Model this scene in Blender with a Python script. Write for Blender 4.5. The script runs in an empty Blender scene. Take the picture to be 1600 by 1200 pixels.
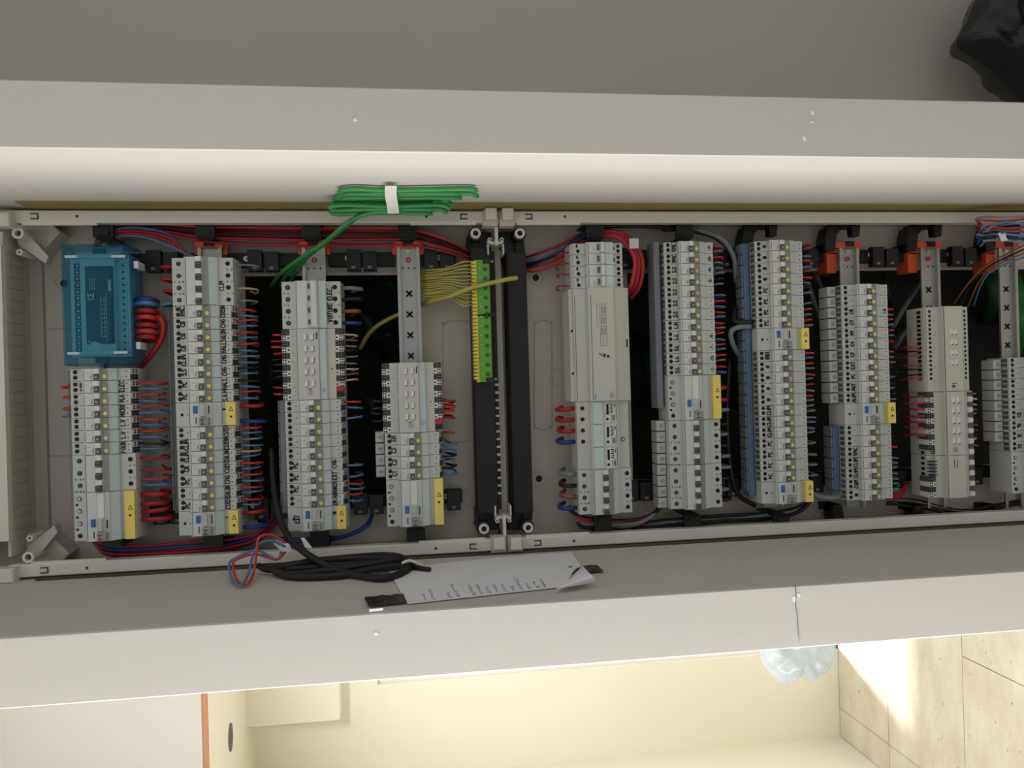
import bpy, bmesh, math, random
from mathutils import Vector, Matrix, noise
random.seed(7)
SC = bpy.context.scene
COL = SC.collection

# ------------------------------------------------------------------ camera
F_PX = 1200.0                      # focal length in pixels of the 1600x1200 frame
CAM = Vector((0.0, -1.153, 1.65))  # module fronts stand on the plane y = 0, floor z = 0
PITCH, ROLL = math.radians(7.5), math.radians(1.6)
fw = Vector((0, math.cos(PITCH), -math.sin(PITCH)))
r0 = Vector((0, -math.sin(PITCH), -math.cos(PITCH)))      # the phone was held on its side
x0 = Vector((1, 0, 0))
RT = r0 * math.cos(ROLL) - x0 * math.sin(ROLL)
UP = x0 * math.cos(ROLL) + r0 * math.sin(ROLL)
cd = bpy.data.cameras.new('camera')
cam = bpy.data.objects.new('camera', cd); COL.objects.link(cam)
cd.sensor_fit = 'HORIZONTAL'; cd.sensor_width = 36.0; cd.lens = 36.0 * F_PX / 1600.0
cd.clip_start = 0.02
M = Matrix((RT, UP, -fw)).transposed().to_4x4(); M.translation = CAM
cam.matrix_world = M
SC.camera = cam

def ray(u, v): return fw + RT * ((u - 800) / F_PX) - UP * ((v - 600) / F_PX)
def at(u, v, Y=0.0):
    d = ray(u, v); return CAM + d * ((Y - CAM.y) / d.y)
def atx(u, v, X):
    d = ray(u, v); return CAM + d * ((X - CAM.x) / d.x)
def clear(u, v, Y, gap=.006):                  # same sight line, kept off the niche sides
    p = at(u, v, Y)
    if p.x < XL + gap and p.y > YP: p = atx(u, v, XL + gap)
    if p.x > XR - gap and p.y > YP: p = atx(u, v, XR - gap)
    return p
def atz(u, v, Z):
    d = ray(u, v); return CAM + d * ((Z - CAM.z) / d.z)

# ------------------------------------------------------------------ light
W = bpy.data.worlds.new('sky'); SC.world = W; W.use_nodes = True
W.node_tree.nodes['Background'].inputs[0].default_value = (0.93, 0.97, 1.0, 1)
W.node_tree.nodes['Background'].inputs[1].default_value = 0.5

def area(name, loc, rot, sx, sy, power, col):
    l = bpy.data.lights.new(name, 'AREA'); l.shape = 'RECTANGLE'; l.size = sx; l.size_y = sy
    l.energy = power; l.color = col
    o = bpy.data.objects.new(name, l); COL.objects.link(o); o.location = loc; o.rotation_euler = rot
    return o
# daylight of the two windows: one in the left wall beside the photographer, one behind the left post
area('daylight_side_window', (-1.33, -0.57, 1.45), (0, math.radians(-90), 0), 1.9, 0.44, 34, (0.99, 0.995, 1.0))
area('daylight_far_window', (-0.30, 1.80, 0.90), (math.radians(-90), 0, 0), 1.5, 1.7, 10, (1.0, 0.98, 0.94))

area('passage_fill', (-.48, 0.62, 2.20), (0, 0, 0), .3, .3, 24, (1.0, 0.985, 0.94))  # added fill light, hidden behind the post, brightens the far wall
sl_ = bpy.data.lights.new('sun', 'SUN'); sl_.energy = 9; sl_.angle = math.radians(4); sl_.color = (1.0, 0.95, 0.86)
so_ = bpy.data.objects.new('sun', sl_); COL.objects.link(so_)
so_.rotation_euler = Vector((-.16, -.54, -1.75)).to_track_quat('-Z', 'Y').to_euler(); so_.location = (0, 3, 4)

vs = SC.view_settings
vs.view_transform = 'Standard'; vs.look = 'None'; vs.exposure = 0.06; vs.gamma = 1.0
vs.use_curve_mapping = False

# ------------------------------------------------------------------ materials
MATS = {}
def lin(c):
    return tuple(((x / 255) / 12.92 if x / 255 <= 0.04045 else ((x / 255 + 0.055) / 1.055) ** 2.4) for x in c)
def mat(name, rgb, rough=0.5, var=0.06, scale=60, bump=0.0, bscale=300, metal=0.0, alpha=1.0, trans=0.0, sub=0.0):
    m = bpy.data.materials.new(name); m.use_nodes = True
    nt = m.node_tree; b = nt.nodes['Principled BSDF']
    c = lin(rgb)
    tc = nt.nodes.new('ShaderNodeTexCoord')
    n = nt.nodes.new('ShaderNodeTexNoise'); n.inputs['Scale'].default_value = scale; n.inputs['Detail'].default_value = 3
    nt.links.new(tc.outputs['Object'], n.inputs['Vector'])
    mx = nt.nodes.new('ShaderNodeMix'); mx.data_type = 'RGBA'
    mx.inputs['A'].default_value = (*[x * (1 - var) for x in c], 1)
    mx.inputs['B'].default_value = (*[min(1, x * (1 + var)) for x in c], 1)
    nt.links.new(n.outputs['Fac'], mx.inputs['Factor'])
    nt.links.new(mx.outputs['Result'], b.inputs['Base Color'])
    b.inputs['Roughness'].default_value = rough; b.inputs['Metallic'].default_value = metal
    b.inputs['Alpha'].default_value = alpha
    b.inputs['Transmission Weight'].default_value = trans
    if bump:
        bn = nt.nodes.new('ShaderNodeTexNoise'); bn.inputs['Scale'].default_value = bscale; bn.inputs['Detail'].default_value = 4
        nt.links.new(tc.outputs['Object'], bn.inputs['Vector'])
        bp = nt.nodes.new('ShaderNodeBump'); bp.inputs['Strength'].default_value = bump; bp.inputs['Distance'].default_value = 0.002
        nt.links.new(bn.outputs['Fac'], bp.inputs['Height']); nt.links.new(bp.outputs['Normal'], b.inputs['Normal'])
    MATS[name] = m
    return m

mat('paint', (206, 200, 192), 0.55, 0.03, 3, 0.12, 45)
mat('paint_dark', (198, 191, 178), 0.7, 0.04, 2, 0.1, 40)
mat('cream', (236, 231, 214), 0.7, 0.03, 2, 0.08, 60)
mat('white_wall', (240, 238, 234), 0.7, 0.03, 2, 0.08, 60)
mat('brick', (206, 150, 116), 0.9, 0.15, 30, 0.4, 120)
mat('raw_board', (150, 128, 74), 0.8, 0.12, 8)
mat('gap_shade', (84, 74, 58), 0.9, 0.12, 8)  # dark brown that paints in the shadow gap at the lower rim
mat('encl', (208, 199, 187), 0.5, 0.03, 8, 0.05, 400)
mat('encl_shade', (192, 184, 172), 0.55, 0.03, 8)
mat('rim', (226, 222, 212), 0.4, 0.02, 8)
mat('cavity', (46, 46, 42), 0.9, 0.3, 6)  # near-black colour stands in for the shade inside the wall recess
mat('body', (205, 207, 203), 0.45, 0.03, 40)
mat('body_grey', (160, 162, 160), 0.5, 0.03, 40)
mat('module', (206, 205, 196), 0.45, 0.03, 30)
mat('label_white', (222, 222, 218), 0.5, 0.03, 60)
mat('white', (235, 235, 230), 0.4, 0.02, 40)
mat('toggle', (92, 92, 88), 0.4, 0.1, 80)
mat('grey_strip', (150, 152, 150), 0.5, 0.03, 40)
mat('window_film', (206, 220, 221), 0.22, 0.03, 50)
mat('yellow_led', (238, 226, 132), 0.4, 0.05, 80)
mat('peach_led', (224, 178, 140), 0.4, 0.05, 80)
mat('tag_yellow', (255, 228, 118), 0.5, 0.04, 60)
mat('blue_button', (58, 110, 180), 0.35, 0.05, 80)
mat('blue_line', (84, 122, 170), 0.5, 0.05, 80)
mat('ink', (22, 22, 24), 0.5, 0.1, 90)
mat('print_grey', (120, 122, 122), 0.6, 0.1, 90)
mat('hole', (14, 14, 14), 0.6, 0.1, 90)
mat('dark_grey', (86, 88, 88), 0.5, 0.08, 60)
mat('black', (13, 13, 14), 0.5, 0.1, 60)
mat('black_soft', (22, 22, 22), 0.6, 0.15, 60)
mat('steel', (176, 176, 174), 0.42, 0.05, 40, metal=0.55)
mat('screw', (190, 190, 188), 0.35, 0.05, 60, metal=0.6)
mat('orange', (214, 84, 42), 0.45, 0.05, 60)
mat('red_plastic', (190, 50, 44), 0.45, 0.05, 60)
mat('busbar_blue', (88, 112, 140), 0.4, 0.2, 90)
mat('busbar_grey', (128, 134, 140), 0.4, 0.06, 60)
mat('cap_clear', (196, 199, 196), 0.25, 0.04, 60)
mat('w_red', (176, 34, 44), 0.45, 0.06, 60)
mat('w_red2', (206, 62, 62), 0.45, 0.06, 60)
mat('w_blue', (86, 132, 172), 0.45, 0.06, 60)
mat('w_dblue', (36, 62, 132), 0.45, 0.06, 60)
mat('w_grey', (128, 134, 140), 0.5, 0.06, 60)
mat('w_black', (30, 30, 32), 0.5, 0.1, 60)
mat('w_white', (206, 198, 192), 0.5, 0.05, 60)
mat('w_brown', (150, 92, 68), 0.5, 0.06, 60)
mat('w_beige', (206, 172, 132), 0.5, 0.06, 60)
mat('w_green', (58, 142, 72), 0.45, 0.1, 40)
mat('w_dgreen', (26, 74, 44), 0.55, 0.1, 40)
mat('term_green', (98, 168, 52), 0.4, 0.04, 60)
mat('term_yellow', (226, 214, 84), 0.4, 0.05, 60)
mat('screw_green', (40, 96, 38), 0.4, 0.05, 60)
mat('paper', (236, 236, 240), 0.7, 0.03, 20)
mat('tape_white', (226, 224, 218), 0.5, 0.04, 60)
mat('tape_black', (42, 40, 36), 0.3, 0.2, 60, 0.6, 90)
mat('bag_black', (22, 22, 23), 0.3, 0.3, 12, 0.4, 40)
mat('teal_body', (196, 214, 216), 0.5, 0.05, 40)
mat('teal_dark', (66, 84, 96), 0.5, 0.08, 40)

def striped():                                   # yellow-green earth wire
    m = mat('w_earth', (186, 178, 72), 0.45, 0.05, 60)
    nt = m.node_tree; b = nt.nodes['Principled BSDF']
    tc = nt.nodes.new('ShaderNodeTexCoord'); s = nt.nodes.new('ShaderNodeSeparateXYZ')
    nt.links.new(tc.outputs['UV'], s.inputs[0])
    g = nt.nodes.new('ShaderNodeMath'); g.operation = 'GREATER_THAN'; g.inputs[1].default_value = 0.52
    nt.links.new(s.outputs['Y'], g.inputs[0])
    mx = nt.nodes.new('ShaderNodeMix'); mx.data_type = 'RGBA'
    mx.inputs['A'].default_value = (*lin((186, 178, 86)), 1); mx.inputs['B'].default_value = (*lin((90, 112, 52)), 1)
    nt.links.new(g.outputs[0], mx.inputs['Factor']); nt.links.new(mx.outputs['Result'], b.inputs['Base Color'])
striped()

def glassy(name, rgb, tint, mixf, rough=0.15):
    m = bpy.data.materials.new(name); m.use_nodes = True
    nt = m.node_tree; b = nt.nodes['Principled BSDF']; out = nt.nodes['Material Output']
    b.inputs['Base Color'].default_value = (*lin(rgb), 1); b.inputs['Roughness'].default_value = rough
    t = nt.nodes.new('ShaderNodeBsdfTransparent'); t.inputs[0].default_value = (*lin(tint), 1)
    mx = nt.nodes.new('ShaderNodeMixShader')
    n = nt.nodes.new('ShaderNodeTexNoise'); n.inputs['Scale'].default_value = 20
    r = nt.nodes.new('ShaderNodeMapRange'); r.inputs['To Min'].default_value = mixf - 0.06; r.inputs['To Max'].default_value = mixf + 0.06
    nt.links.new(n.outputs['Fac'], r.inputs['Value']); nt.links.new(r.outputs[0], mx.inputs[0])
    nt.links.new(t.outputs[0], mx.inputs[1]); nt.links.new(b.outputs[0], mx.inputs[2])
    nt.links.new(mx.outputs[0], out.inputs['Surface'])
    MATS[name] = m
glassy('teal_cover', (52, 136, 172), (216, 238, 245), 0.11)
glassy('bag_clear', (196, 203, 207), (225, 230, 234), 0.5, 0.2)
glassy('pane_glass', (230, 235, 238), (250, 252, 255), 0.08, 0.05)

def travertine():
    m = bpy.data.materials.new('travertine'); m.use_nodes = True; MATS['travertine'] = m
    nt = m.node_tree; b = nt.nodes['Principled BSDF']; L = nt.links.new
    tc = nt.nodes.new('ShaderNodeTexCoord')
    mp = nt.nodes.new('ShaderNodeMapping'); mp.inputs['Scale'].default_value = (1, 2.2, 1)
    L(tc.outputs['Object'], mp.inputs[0])
    n = nt.nodes.new('ShaderNodeTexNoise'); n.inputs['Scale'].default_value = 5; n.inputs['Detail'].default_value = 8; n.inputs['Roughness'].default_value = 0.65
    L(mp.outputs[0], n.inputs['Vector'])
    cr = nt.nodes.new('ShaderNodeValToRGB')
    e = cr.color_ramp.elements
    e[0].position = 0.3; e[0].color = (*lin((190, 177, 156)), 1); e[1].position = 0.72; e[1].color = (*lin((214, 205, 188)), 1)
    L(n.outputs['Fac'], cr.inputs[0])
    n2 = nt.nodes.new('ShaderNodeTexNoise'); n2.inputs['Scale'].default_value = 42; n2.inputs['Detail'].default_value = 5
    L(mp.outputs[0], n2.inputs['Vector'])
    r2 = nt.nodes.new('ShaderNodeValToRGB'); q = r2.color_ramp.elements
    q[0].position = 0.26; q[0].color = (0, 0, 0, 1); q[1].position = 0.33; q[1].color = (1, 1, 1, 1)
    L(n2.outputs['Fac'], r2.inputs[0])
    mx = nt.nodes.new('ShaderNodeMix'); mx.data_type = 'RGBA'; mx.inputs['A'].default_value = (*lin((128, 108, 80)), 1)
    L(r2.outputs[0], mx.inputs['Factor']); L(cr.outputs[0], mx.inputs['B'])
    L(mx.outputs['Result'], b.inputs['Base Color'])
    bp = nt.nodes.new('ShaderNodeBump'); bp.inputs['Strength'].default_value = 0.3; bp.inputs['Distance'].default_value = 0.002
    L(r2.outputs[0], bp.inputs['Height']); L(bp.outputs[0], b.inputs['Normal'])
    b.inputs['Roughness'].default_value = 0.22
travertine()

# ------------------------------------------------------------------ mesh building
class MB:
    def __init__(s): s.v, s.f, s.uv, s.sm = [], [], {}, False
    def box(s, x0, x1, y0, y1, z0, z1):
        n = len(s.v)
        s.v += [(x, y, z) for x in (x0, x1) for y in (y0, y1) for z in (z0, z1)]
        s.f += [tuple(n + i for i in q) for q in ((0, 1, 3, 2), (4, 6, 7, 5), (0, 4, 5, 1), (2, 3, 7, 6), (0, 2, 6, 4), (1, 5, 7, 3))]
        return s
    def bbox(s, x0, x1, y0, y1, z0, z1, c):                # chamfered on the front (-y) edges
        n = len(s.v)
        for (a, b, d, e, y) in ((x0, x1, z0, z1, y1), (x0, x1, z0, z1, y0 + c), (x0 + c, x1 - c, z0 + c, z1 - c, y0)):
            s.v += [(a, y, d), (b, y, d), (b, y, e), (a, y, e)]
        for k in (0, 4):
            for i in range(4):
                j = (i + 1) % 4; s.f.append((n + k + i, n + k + j, n + k + 4 + j, n + k + 4 + i))
        s.f += [(n + 3, n + 2, n + 1, n), (n + 8, n + 9, n + 10, n + 11)]
        return s
    def prism(s, prof, x0, x1):                            # (y, z) outline pushed along x
        n = len(s.v); k = len(prof)
        s.v += [(x0, y, z) for y, z in prof] + [(x1, y, z) for y, z in prof]
        s.f += [tuple(range(n, n + k)), tuple(range(n + 2 * k - 1, n + k - 1, -1))]
        for i in range(k):
            j = (i + 1) % k; s.f.append((n + i, n + k + i, n + k + j, n + j))
        return s
    def prismz(s, prof, z0, z1):                           # (x, y) outline pushed along z
        n = len(s.v); k = len(prof)
        s.v += [(x, y, z0) for x, y in prof] + [(x, y, z1) for x, y in prof]
        s.f += [tuple(range(n, n + k)), tuple(range(n + 2 * k - 1, n + k - 1, -1))]
        for i in range(k):
            j = (i + 1) % k; s.f.append((n + i, n + k + i, n + k + j, n + j))
        return s
    def prismy(s, prof, y0, y1):                           # (x, z) outline pushed along y
        n = len(s.v); k = len(prof)
        s.v += [(x, y0, z) for x, z in prof] + [(x, y1, z) for x, z in prof]
        s.f += [tuple(range(n, n + k)), tuple(range(n + 2 * k - 1, n + k - 1, -1))]
        for i in range(k):
            j = (i + 1) % k; s.f.append((n + i, n + k + i, n + k + j, n + j))
        return s
    def disc(s, x, z, y0, y1, r, n=12):                    # short round plug facing the viewer
        return s.prismy([(x + r * math.cos(2 * math.pi * i / n), z + r * math.sin(2 * math.pi * i / n)) for i in range(n)], y0, y1)
    def ring(s, x, z, y0, y1, ri, ro, n=20):
        k = len(s.v)
        for y, r in ((y1, ro), (y0, ro), (y0, ri), (y1, ri)):
            s.v += [(x + r * math.cos(2 * math.pi * i / n), y, z + r * math.sin(2 * math.pi * i / n)) for i in range(n)]
        for a in range(3):
            for i in range(n):
                j = (i + 1) % n; s.f.append((k + a * n + i, k + a * n + j, k + a * n + n + j, k + a * n + n + i))
        return s
    def tube(s, pts, r, n=8, caps=True):
        pts = [Vector(p) for p in pts]
        k0 = len(s.v); t_prev = None; nrm = None
        for i, p in enumerate(pts):
            t = (pts[min(i + 1, len(pts) - 1)] - pts[max(i - 1, 0)])
            t = t.normalized() if t.length > 1e-9 else Vector((0, 0, 1))
            if nrm is None:
                nrm = t.cross(Vector((0, 1, 0.3))).normalized()
            else:
                nrm = (nrm - t * nrm.dot(t)); nrm = nrm.normalized() if nrm.length > 1e-6 else t.orthogonal().normalized()
            b = t.cross(nrm)
            for j in range(n):
                a = 2 * math.pi * j / n
                s.v.append(tuple(p + nrm * (r * math.cos(a)) + b * (r * math.sin(a))))
        for i in range(len(pts) - 1):
            for j in range(n):
                q = (k0 + i * n + j, k0 + i * n + (j + 1) % n, k0 + (i + 1) * n + (j + 1) % n, k0 + (i + 1) * n + j)
                s.uv[len(s.f)] = [(i, j / n), (i, (j + 1) / n), (i + 1, (j + 1) / n), (i + 1, j / n)]
                s.f.append(q)
        if caps:
            s.f += [tuple(range(k0 + n - 1, k0 - 1, -1)), tuple(range(len(s.v) - n, len(s.v)))]
        s.sm = True
        return s
    def sheet(s, P, nu, nv):                               # P(i/nu, j/nv) -> point
        k = len(s.v)
        for i in range(nu + 1):
            for j in range(nv + 1): s.v.append(tuple(P(i / nu, j / nv)))
        for i in range(nu):
            for j in range(nv):
                a = k + i * (nv + 1) + j; s.f.append((a, a + nv + 1, a + nv + 2, a + 1))
        return s
    def mesh(s, name, m):
        me = bpy.data.meshes.new(name); me.from_pydata(s.v, [], s.f)
        if s.uv:
            ul = me.uv_layers.new(name='UV')
            for p in me.polygons:
                q = s.uv.get(p.index)
                if q:
                    for li, c in zip(p.loop_indices, q): ul.data[li].uv = c
        bm = bmesh.new(); bm.from_mesh(me); bmesh.ops.recalc_face_normals(bm, faces=bm.faces[:]); bm.to_mesh(me); bm.free()
        me.materials.append(MATS[m])
        if s.sm:
            for p in me.polygons: p.use_smooth = len(p.vertices) == 4
        me.update()
        return me
    def build(s, name, m, parent=None, loc=None):
        return put(name, s.mesh(name, m), parent, loc)
def put(name, me, parent=None, loc=None):
    o = bpy.data.objects.new(name, me); COL.objects.link(o)
    if parent: o.parent = parent
    if loc is not None: o.location = loc
    return o
def empty(name, loc=(0, 0, 0)):
    o = bpy.data.objects.new(name, None); COL.objects.link(o); o.location = loc; o.empty_display_size = 0.02
    return o
def tag(o, label, cat, group=None):
    o['label'] = label; o['category'] = cat
    if group: o['group'] = group
    return o
def struct(o, label=None):
    o['kind'] = 'structure'
    if label: o['label'] = label
    return o
def smooth(pts, k=6):
    pts = [Vector(p) for p in pts]
    if len(pts) < 3: return pts
    out = []
    q = [pts[0] * 2 - pts[1]] + pts + [pts[-1] * 2 - pts[-2]]
    for i in range(1, len(q) - 2):
        a, b, c, d = q[i - 1:i + 3]
        for t in range(k):
            t /= k
            out.append(0.5 * ((2 * b) + (c - a) * t + (2 * a - 5 * b + 4 * c - d) * t * t + (3 * b - a - 3 * c + d) * t ** 3))
    out.append(pts[-1])
    return out
ORD = ['zeroth', 'first', 'second', 'third', 'fourth', 'fifth', 'sixth', 'seventh', 'eighth', 'ninth', 'tenth', 'eleventh', 'twelfth', 'thirteenth',
       'fourteenth', 'fifteenth', 'sixteenth', 'seventeenth', 'eighteenth', 'nineteenth', 'twentieth', 'twenty-first', 'twenty-second',
       'twenty-third', 'twenty-fourth', 'twenty-fifth', 'twenty-sixth', 'twenty-seventh', 'twenty-eighth', 'twenty-ninth', 'thirtieth']
COLN = {1: 'first', 2: 'second', 3: 'third', 4: 'fourth', 5: 'fifth', 6: 'sixth', 7: 'seventh', 8: 'eighth', 9: 'ninth', 10: 'tenth'}

# ------------------------------------------------------------------ handwriting (stroke letters, unit height)
GL = {
 'A': [[(0, 0), (.28, 1), (.55, 0)], [(.1, .38), (.46, .38)]], 'B': [[(0, 0), (0, 1), (.35, .95), (.42, .75), (.3, .55), (0, .52), (.4, .45), (.5, .22), (.35, 0), (0, 0)]],
 'C': [[(.5, .9), (.25, 1), (.02, .7), (0, .3), (.2, 0), (.52, .1)]], 'D': [[(0, 0), (0, 1), (.35, .9), (.5, .5), (.35, .1), (0, 0)]],
 'E': [[(.45, 1), (0, 1), (0, 0), (.48, 0)], [(0, .52), (.36, .54)]], 'F': [[(.5, 1), (0, .97), (0, 0)], [(0, .5), (.36, .53)]],
 'G': [[(.5, .9), (.25, 1), (.02, .7), (0, .3), (.2, 0), (.5, .1), (.5, .45), (.28, .45)]], 'H': [[(0, 0), (0, 1)], [(.48, 0), (.46, 1)], [(0, .5), (.47, .53)]],
 'I': [[(.1, 0), (.1, 1)]], 'L': [[(0, 1), (.02, 0), (.45, .02)]], 'M': [[(0, 0), (.05, 1), (.3, .4), (.55, 1), (.62, 0)]],
 'N': [[(0, 0), (.02, 1), (.46, 0), (.48, 1)]], 'O': [[(.25, 1), (.02, .7), (.02, .3), (.25, 0), (.48, .3), (.48, .7), (.25, 1)]],
 'P': [[(0, 0), (.03, 1), (.42, .92), (.45, .62), (.02, .48)]], 'Q': [[(.3, .95), (.02, .7), (.05, .2), (.35, .05), (.58, .4), (.5, .85), (.3, .95)], [(.15, .7), (.45, .55), (.2, .35), (.5, .2)]],
 'R': [[(0, 0), (.03, 1), (.42, .9), (.42, .6), (.03, .5), (.48, 0)]], 'S': [[(.48, .9), (.2, 1), (.02, .78), (.4, .45), (.45, .15), (.2, 0), (0, .12)]],
 'T': [[(0, 1), (.52, 1)], [(.26, 1), (.25, 0)]], 'U': [[(0, 1), (.03, .15), (.25, 0), (.45, .15), (.47, 1)]], 'V': [[(0, 1), (.24, 0), (.5, 1)]],
 'X': [[(0, 0), (.48, 1)], [(0, 1), (.48, 0)]], '.': [[(.05, 0), (.1, .06)]], '1': [[(.05, .75), (.2, 1), (.2, 0)]], '2': [[(0, .8), (.25, 1), (.45, .75), (0, 0), (.5, .03)]],
 '3': [[(0, .95), (.4, .95), (.15, .55), (.45, .3), (.2, 0), (0, .08)]], '4': [[(.35, 0), (.35, 1), (0, .35), (.5, .35)]], '6': [[(.4, 1), (.05, .5), (.05, .15), (.28, 0), (.46, .25), (.25, .48), (.06, .35)]],
 '7': [[(0, 1), (.48, 1), (.15, 0)], [(.08, .5), (.4, .5)]], '8': [[(.25, .52), (.04, .76), (.25, 1), (.46, .76), (.04, .24), (.25, 0), (.46, .24), (.25, .52)]], '9': [[(.44, .7), (.2, .5), (.04, .75), (.25, 1), (.44, .75), (.35, 0)]],
 '0': [[(.25, 1), (.02, .7), (.02, .3), (.25, 0), (.48, .3), (.48, .7), (.25, 1)]], 'W': [[(0, 1), (.14, 0), (.3, .6), (.46, 0), (.62, 1)]], 'K': [[(0, 0), (0, 1)], [(.45, 1), (.02, .45), (.48, 0)]], '~': [[(.46, 1), (.08, .42), (.42, .56), (.10, 0)], [(.06, .2), (.10, 0), (.28, .1)]], ' ': [], '-': [[(.05, .5), (.4, .5)]]}
def strokes(mb, txt, cx, z, h, y, wid=0.0011, maxw=None, jit=0.06, frame=None):
    wds = [max([p[0] for st in GL.get(c, []) for p in st] or [.3]) + .2 for c in txt]
    tot = sum(wds) - .2
    sx = h
    if maxw and tot * h > maxw: sx = maxw / tot
    x = cx - tot * sx / 2
    for c, w in zip(txt, wds):
        for st in GL.get(c, []):
            pp = [(x + (p[0] + random.uniform(-jit, jit)) * sx, z + (p[1] + random.uniform(-jit, jit)) * h) for p in st]
            for (a, b), (c2, d) in zip(pp, pp[1:]):
                dx, dz = c2 - a, d - b; L = math.hypot(dx, dz) or 1e-6
                nx, nz = -dz / L * wid / 2, dx / L * wid / 2; ex, ez = dx / L * wid * .35, dz / L * wid * .35
                k = len(mb.v)
                Q = [(a - ex + nx, b - ez + nz), (a - ex - nx, b - ez - nz), (c2 + ex - nx, d + ez - nz), (c2 + ex + nx, d + ez + nz)]
                yo = y - random.uniform(0, 0.00006)
                mb.v += [frame(p, q) if frame else (p, yo, q) for p, q in Q]; mb.f.append((k, k + 1, k + 2, k + 3))
        x += w * sx
    return mb

# ------------------------------------------------------------------ the setting: niche, posts, room
XR, XL = 0.270, -0.258            # inner faces of the niche
YP = -0.26                        # front of the posts
Z0, Z1 = 0.0, 2.75
def post(name, a, b, inner, label):
    prof = [(a + .0015, YP), (b - .0015, YP), (b, YP + .0015), (b, .34), (a, .34), (a, YP + .0015)]
    return struct(MB().prismz(prof, Z0, Z1).build(name, 'paint'), label)
pr = post('wall_niche_right', XR, .3446, XR, 'painted post along the upper edge of the photo beside the cabinet')
pl = post('wall_niche_left', -.335, XL, XL, 'painted post along the lower edge of the photo beside the cabinet')
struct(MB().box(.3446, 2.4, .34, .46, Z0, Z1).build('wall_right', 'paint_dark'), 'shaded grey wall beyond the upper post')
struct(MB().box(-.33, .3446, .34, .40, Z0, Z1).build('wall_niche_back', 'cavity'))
for sx, x in ((-1, XR), (1, XL)):
    y0, y1 = (-.022, .10) if sx < 0 else (.004, .10)
    struct(MB().box(min(x, x + sx * .0022), max(x, x + sx * .0022), y0, y1, 0.3, at(36, 325, .0).z).build('trim_1' if sx < 0 else 'shadow_gap', 'raw_board' if sx < 0 else 'gap_shade'),  # upper strip is raw board, lower one is the gap's shadow as colour
           'brown strip between niche and cabinet rim: raw board above, painted shadow below')
# paint damage on the posts
def chip(u, v, r, par):
    p = at(u, v, YP); n = 9
    MB().prismy([(p.x + r * random.uniform(.5, 1.2) * math.cos(6.283 * i / n), p.z + r * random.uniform(.5, 1.2) * math.sin(6.283 * i / n)) for i in range(n)], YP - .0003, YP + .001).build('paint_chip', 'white_wall', par)
for u, v, r in ((555, 187, .003), (1257, 217, .004), (1270, 176, .003), (1268, 190, .002)): chip(u, v, r, pr)
for u, v, r in ((588, 991, .003), (1242, 936, .004), (1248, 930, .003)): chip(u, v, r, pl)
mb = MB()
cp = [at(u, v, YP - .0004) for u, v in ((1242, 911), (1244, 930), (1243, 945), (1246, 965), (1247, 985), (1249, 1003))]
mb.tube(cp, .0004, 5).build('crack', 'print_grey', pl)
YF = at(1312, 1120, 0).y
pf = atz(1312, 1120, 0.0); YF = pf.y                                   # far wall stands where the floor ends
XLW = atz(1313, 1150, 0.0).x                                           # left wall of the room
fl = struct(MB().box(XLW - .1, 2.4, -3.2, YF + .5, -.10, -.006).build('floor', 'dark_grey'), 'beige travertine tiled floor')
ys = [YF, atz(1386, 1060, 0).y, atz(1504, 1060, 0).y]
step = ys[1] - ys[2]
while ys[-1] > -1.2: ys.append(ys[-1] - step)
xj = atz(1503, 1025, 0).x
for i in range(len(ys) - 1):
    a, b = ys[i + 1], ys[i]
    off = -.70 if i < 2 else xj + (0.0 if i % 2 == 0 else 0.39)
    xs = sorted([XLW, 0.6] + [off + k * .62 for k in range(-4, 4) if XLW + .04 < off + k * .62 < .56])
    for c, d in zip(xs, xs[1:]):
        MB().box(c + .0012, d - .0012, a + .0012, b - .0012, -.02, random.uniform(-.0004, .0004)).build('tile', 'travertine', fl)
zc = at(395, 1090, YF).z                                              # far ceiling
YL = CAM.y + (zc - CAM.z) / ((at(318, 1150, 1.0).z - CAM.z) / (1.0 - CAM.y))
wx0 = at(590, 1070, YF).x; wz1 = at(590, 1070, YF).z
mb = MB(); mb.box(XLW - .1, wx0, YF, YF + .12, 0, zc); mb.box(wx0, .35, YF, YF + .12, wz1, zc)
struct(mb.build('wall_far', 'cream'), 'cream far wall beside the bright window')
mb = MB()
mb.box(XLW - .1, XLW, -.35, YF, 0, Z1); mb.box(XLW - .1, XLW, -3.2, -1.75, 0, Z1); mb.box(XLW - .1, XLW, -1.75, -.35, 0, .5); mb.box(XLW - .1, XLW, -1.75, -.35, 2.4, Z1)
struct(mb.build('wall_left', 'cream'), 'cream left wall meeting the far wall')
struct(MB().box(XLW, -.335, YL, YL + .12, zc + .004, Z1).build('wall_lintel', 'white_wall'), 'white lintel above the passage at lower left')
struct(MB().box(XLW, -.335, YL, YL + .05, zc - .001, zc + .004).build('trim_3', 'brick'), 'raw terracotta edge under the white lintel')
cl = struct(MB().box(XLW, -.335, YL + .05, YF, zc, zc + .05).build('ceiling', 'cream'), 'cream ceiling of the passage')
hp = atz(360, 1152, zc)
MB().prismz([(hp.x + .045 * math.cos(.4488 * i), hp.y + .03 * math.sin(.4488 * i)) for i in range(14)], zc - .0015, zc + .01).build('lamp_hole', 'dark_grey', cl)
bx = at(465, 1130, YF - .10).x; bz = at(530, 1100, YF - .10).z
struct(MB().box(bx, .33, YF - .10, YF, bz, zc).build('wall_boxing', 'cream'), 'boxed-in duct under the passage ceiling')
struct(MB().box(XLW - .1, 2.4, -3.2, YF + .12, Z1, Z1 + .1).build('ceiling_room', 'white_wall'))
wf = empty('window_1', (wx0, YF, 0)); struct(wf, 'bright glazed door behind the lower post')
w = .33 - wx0
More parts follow.
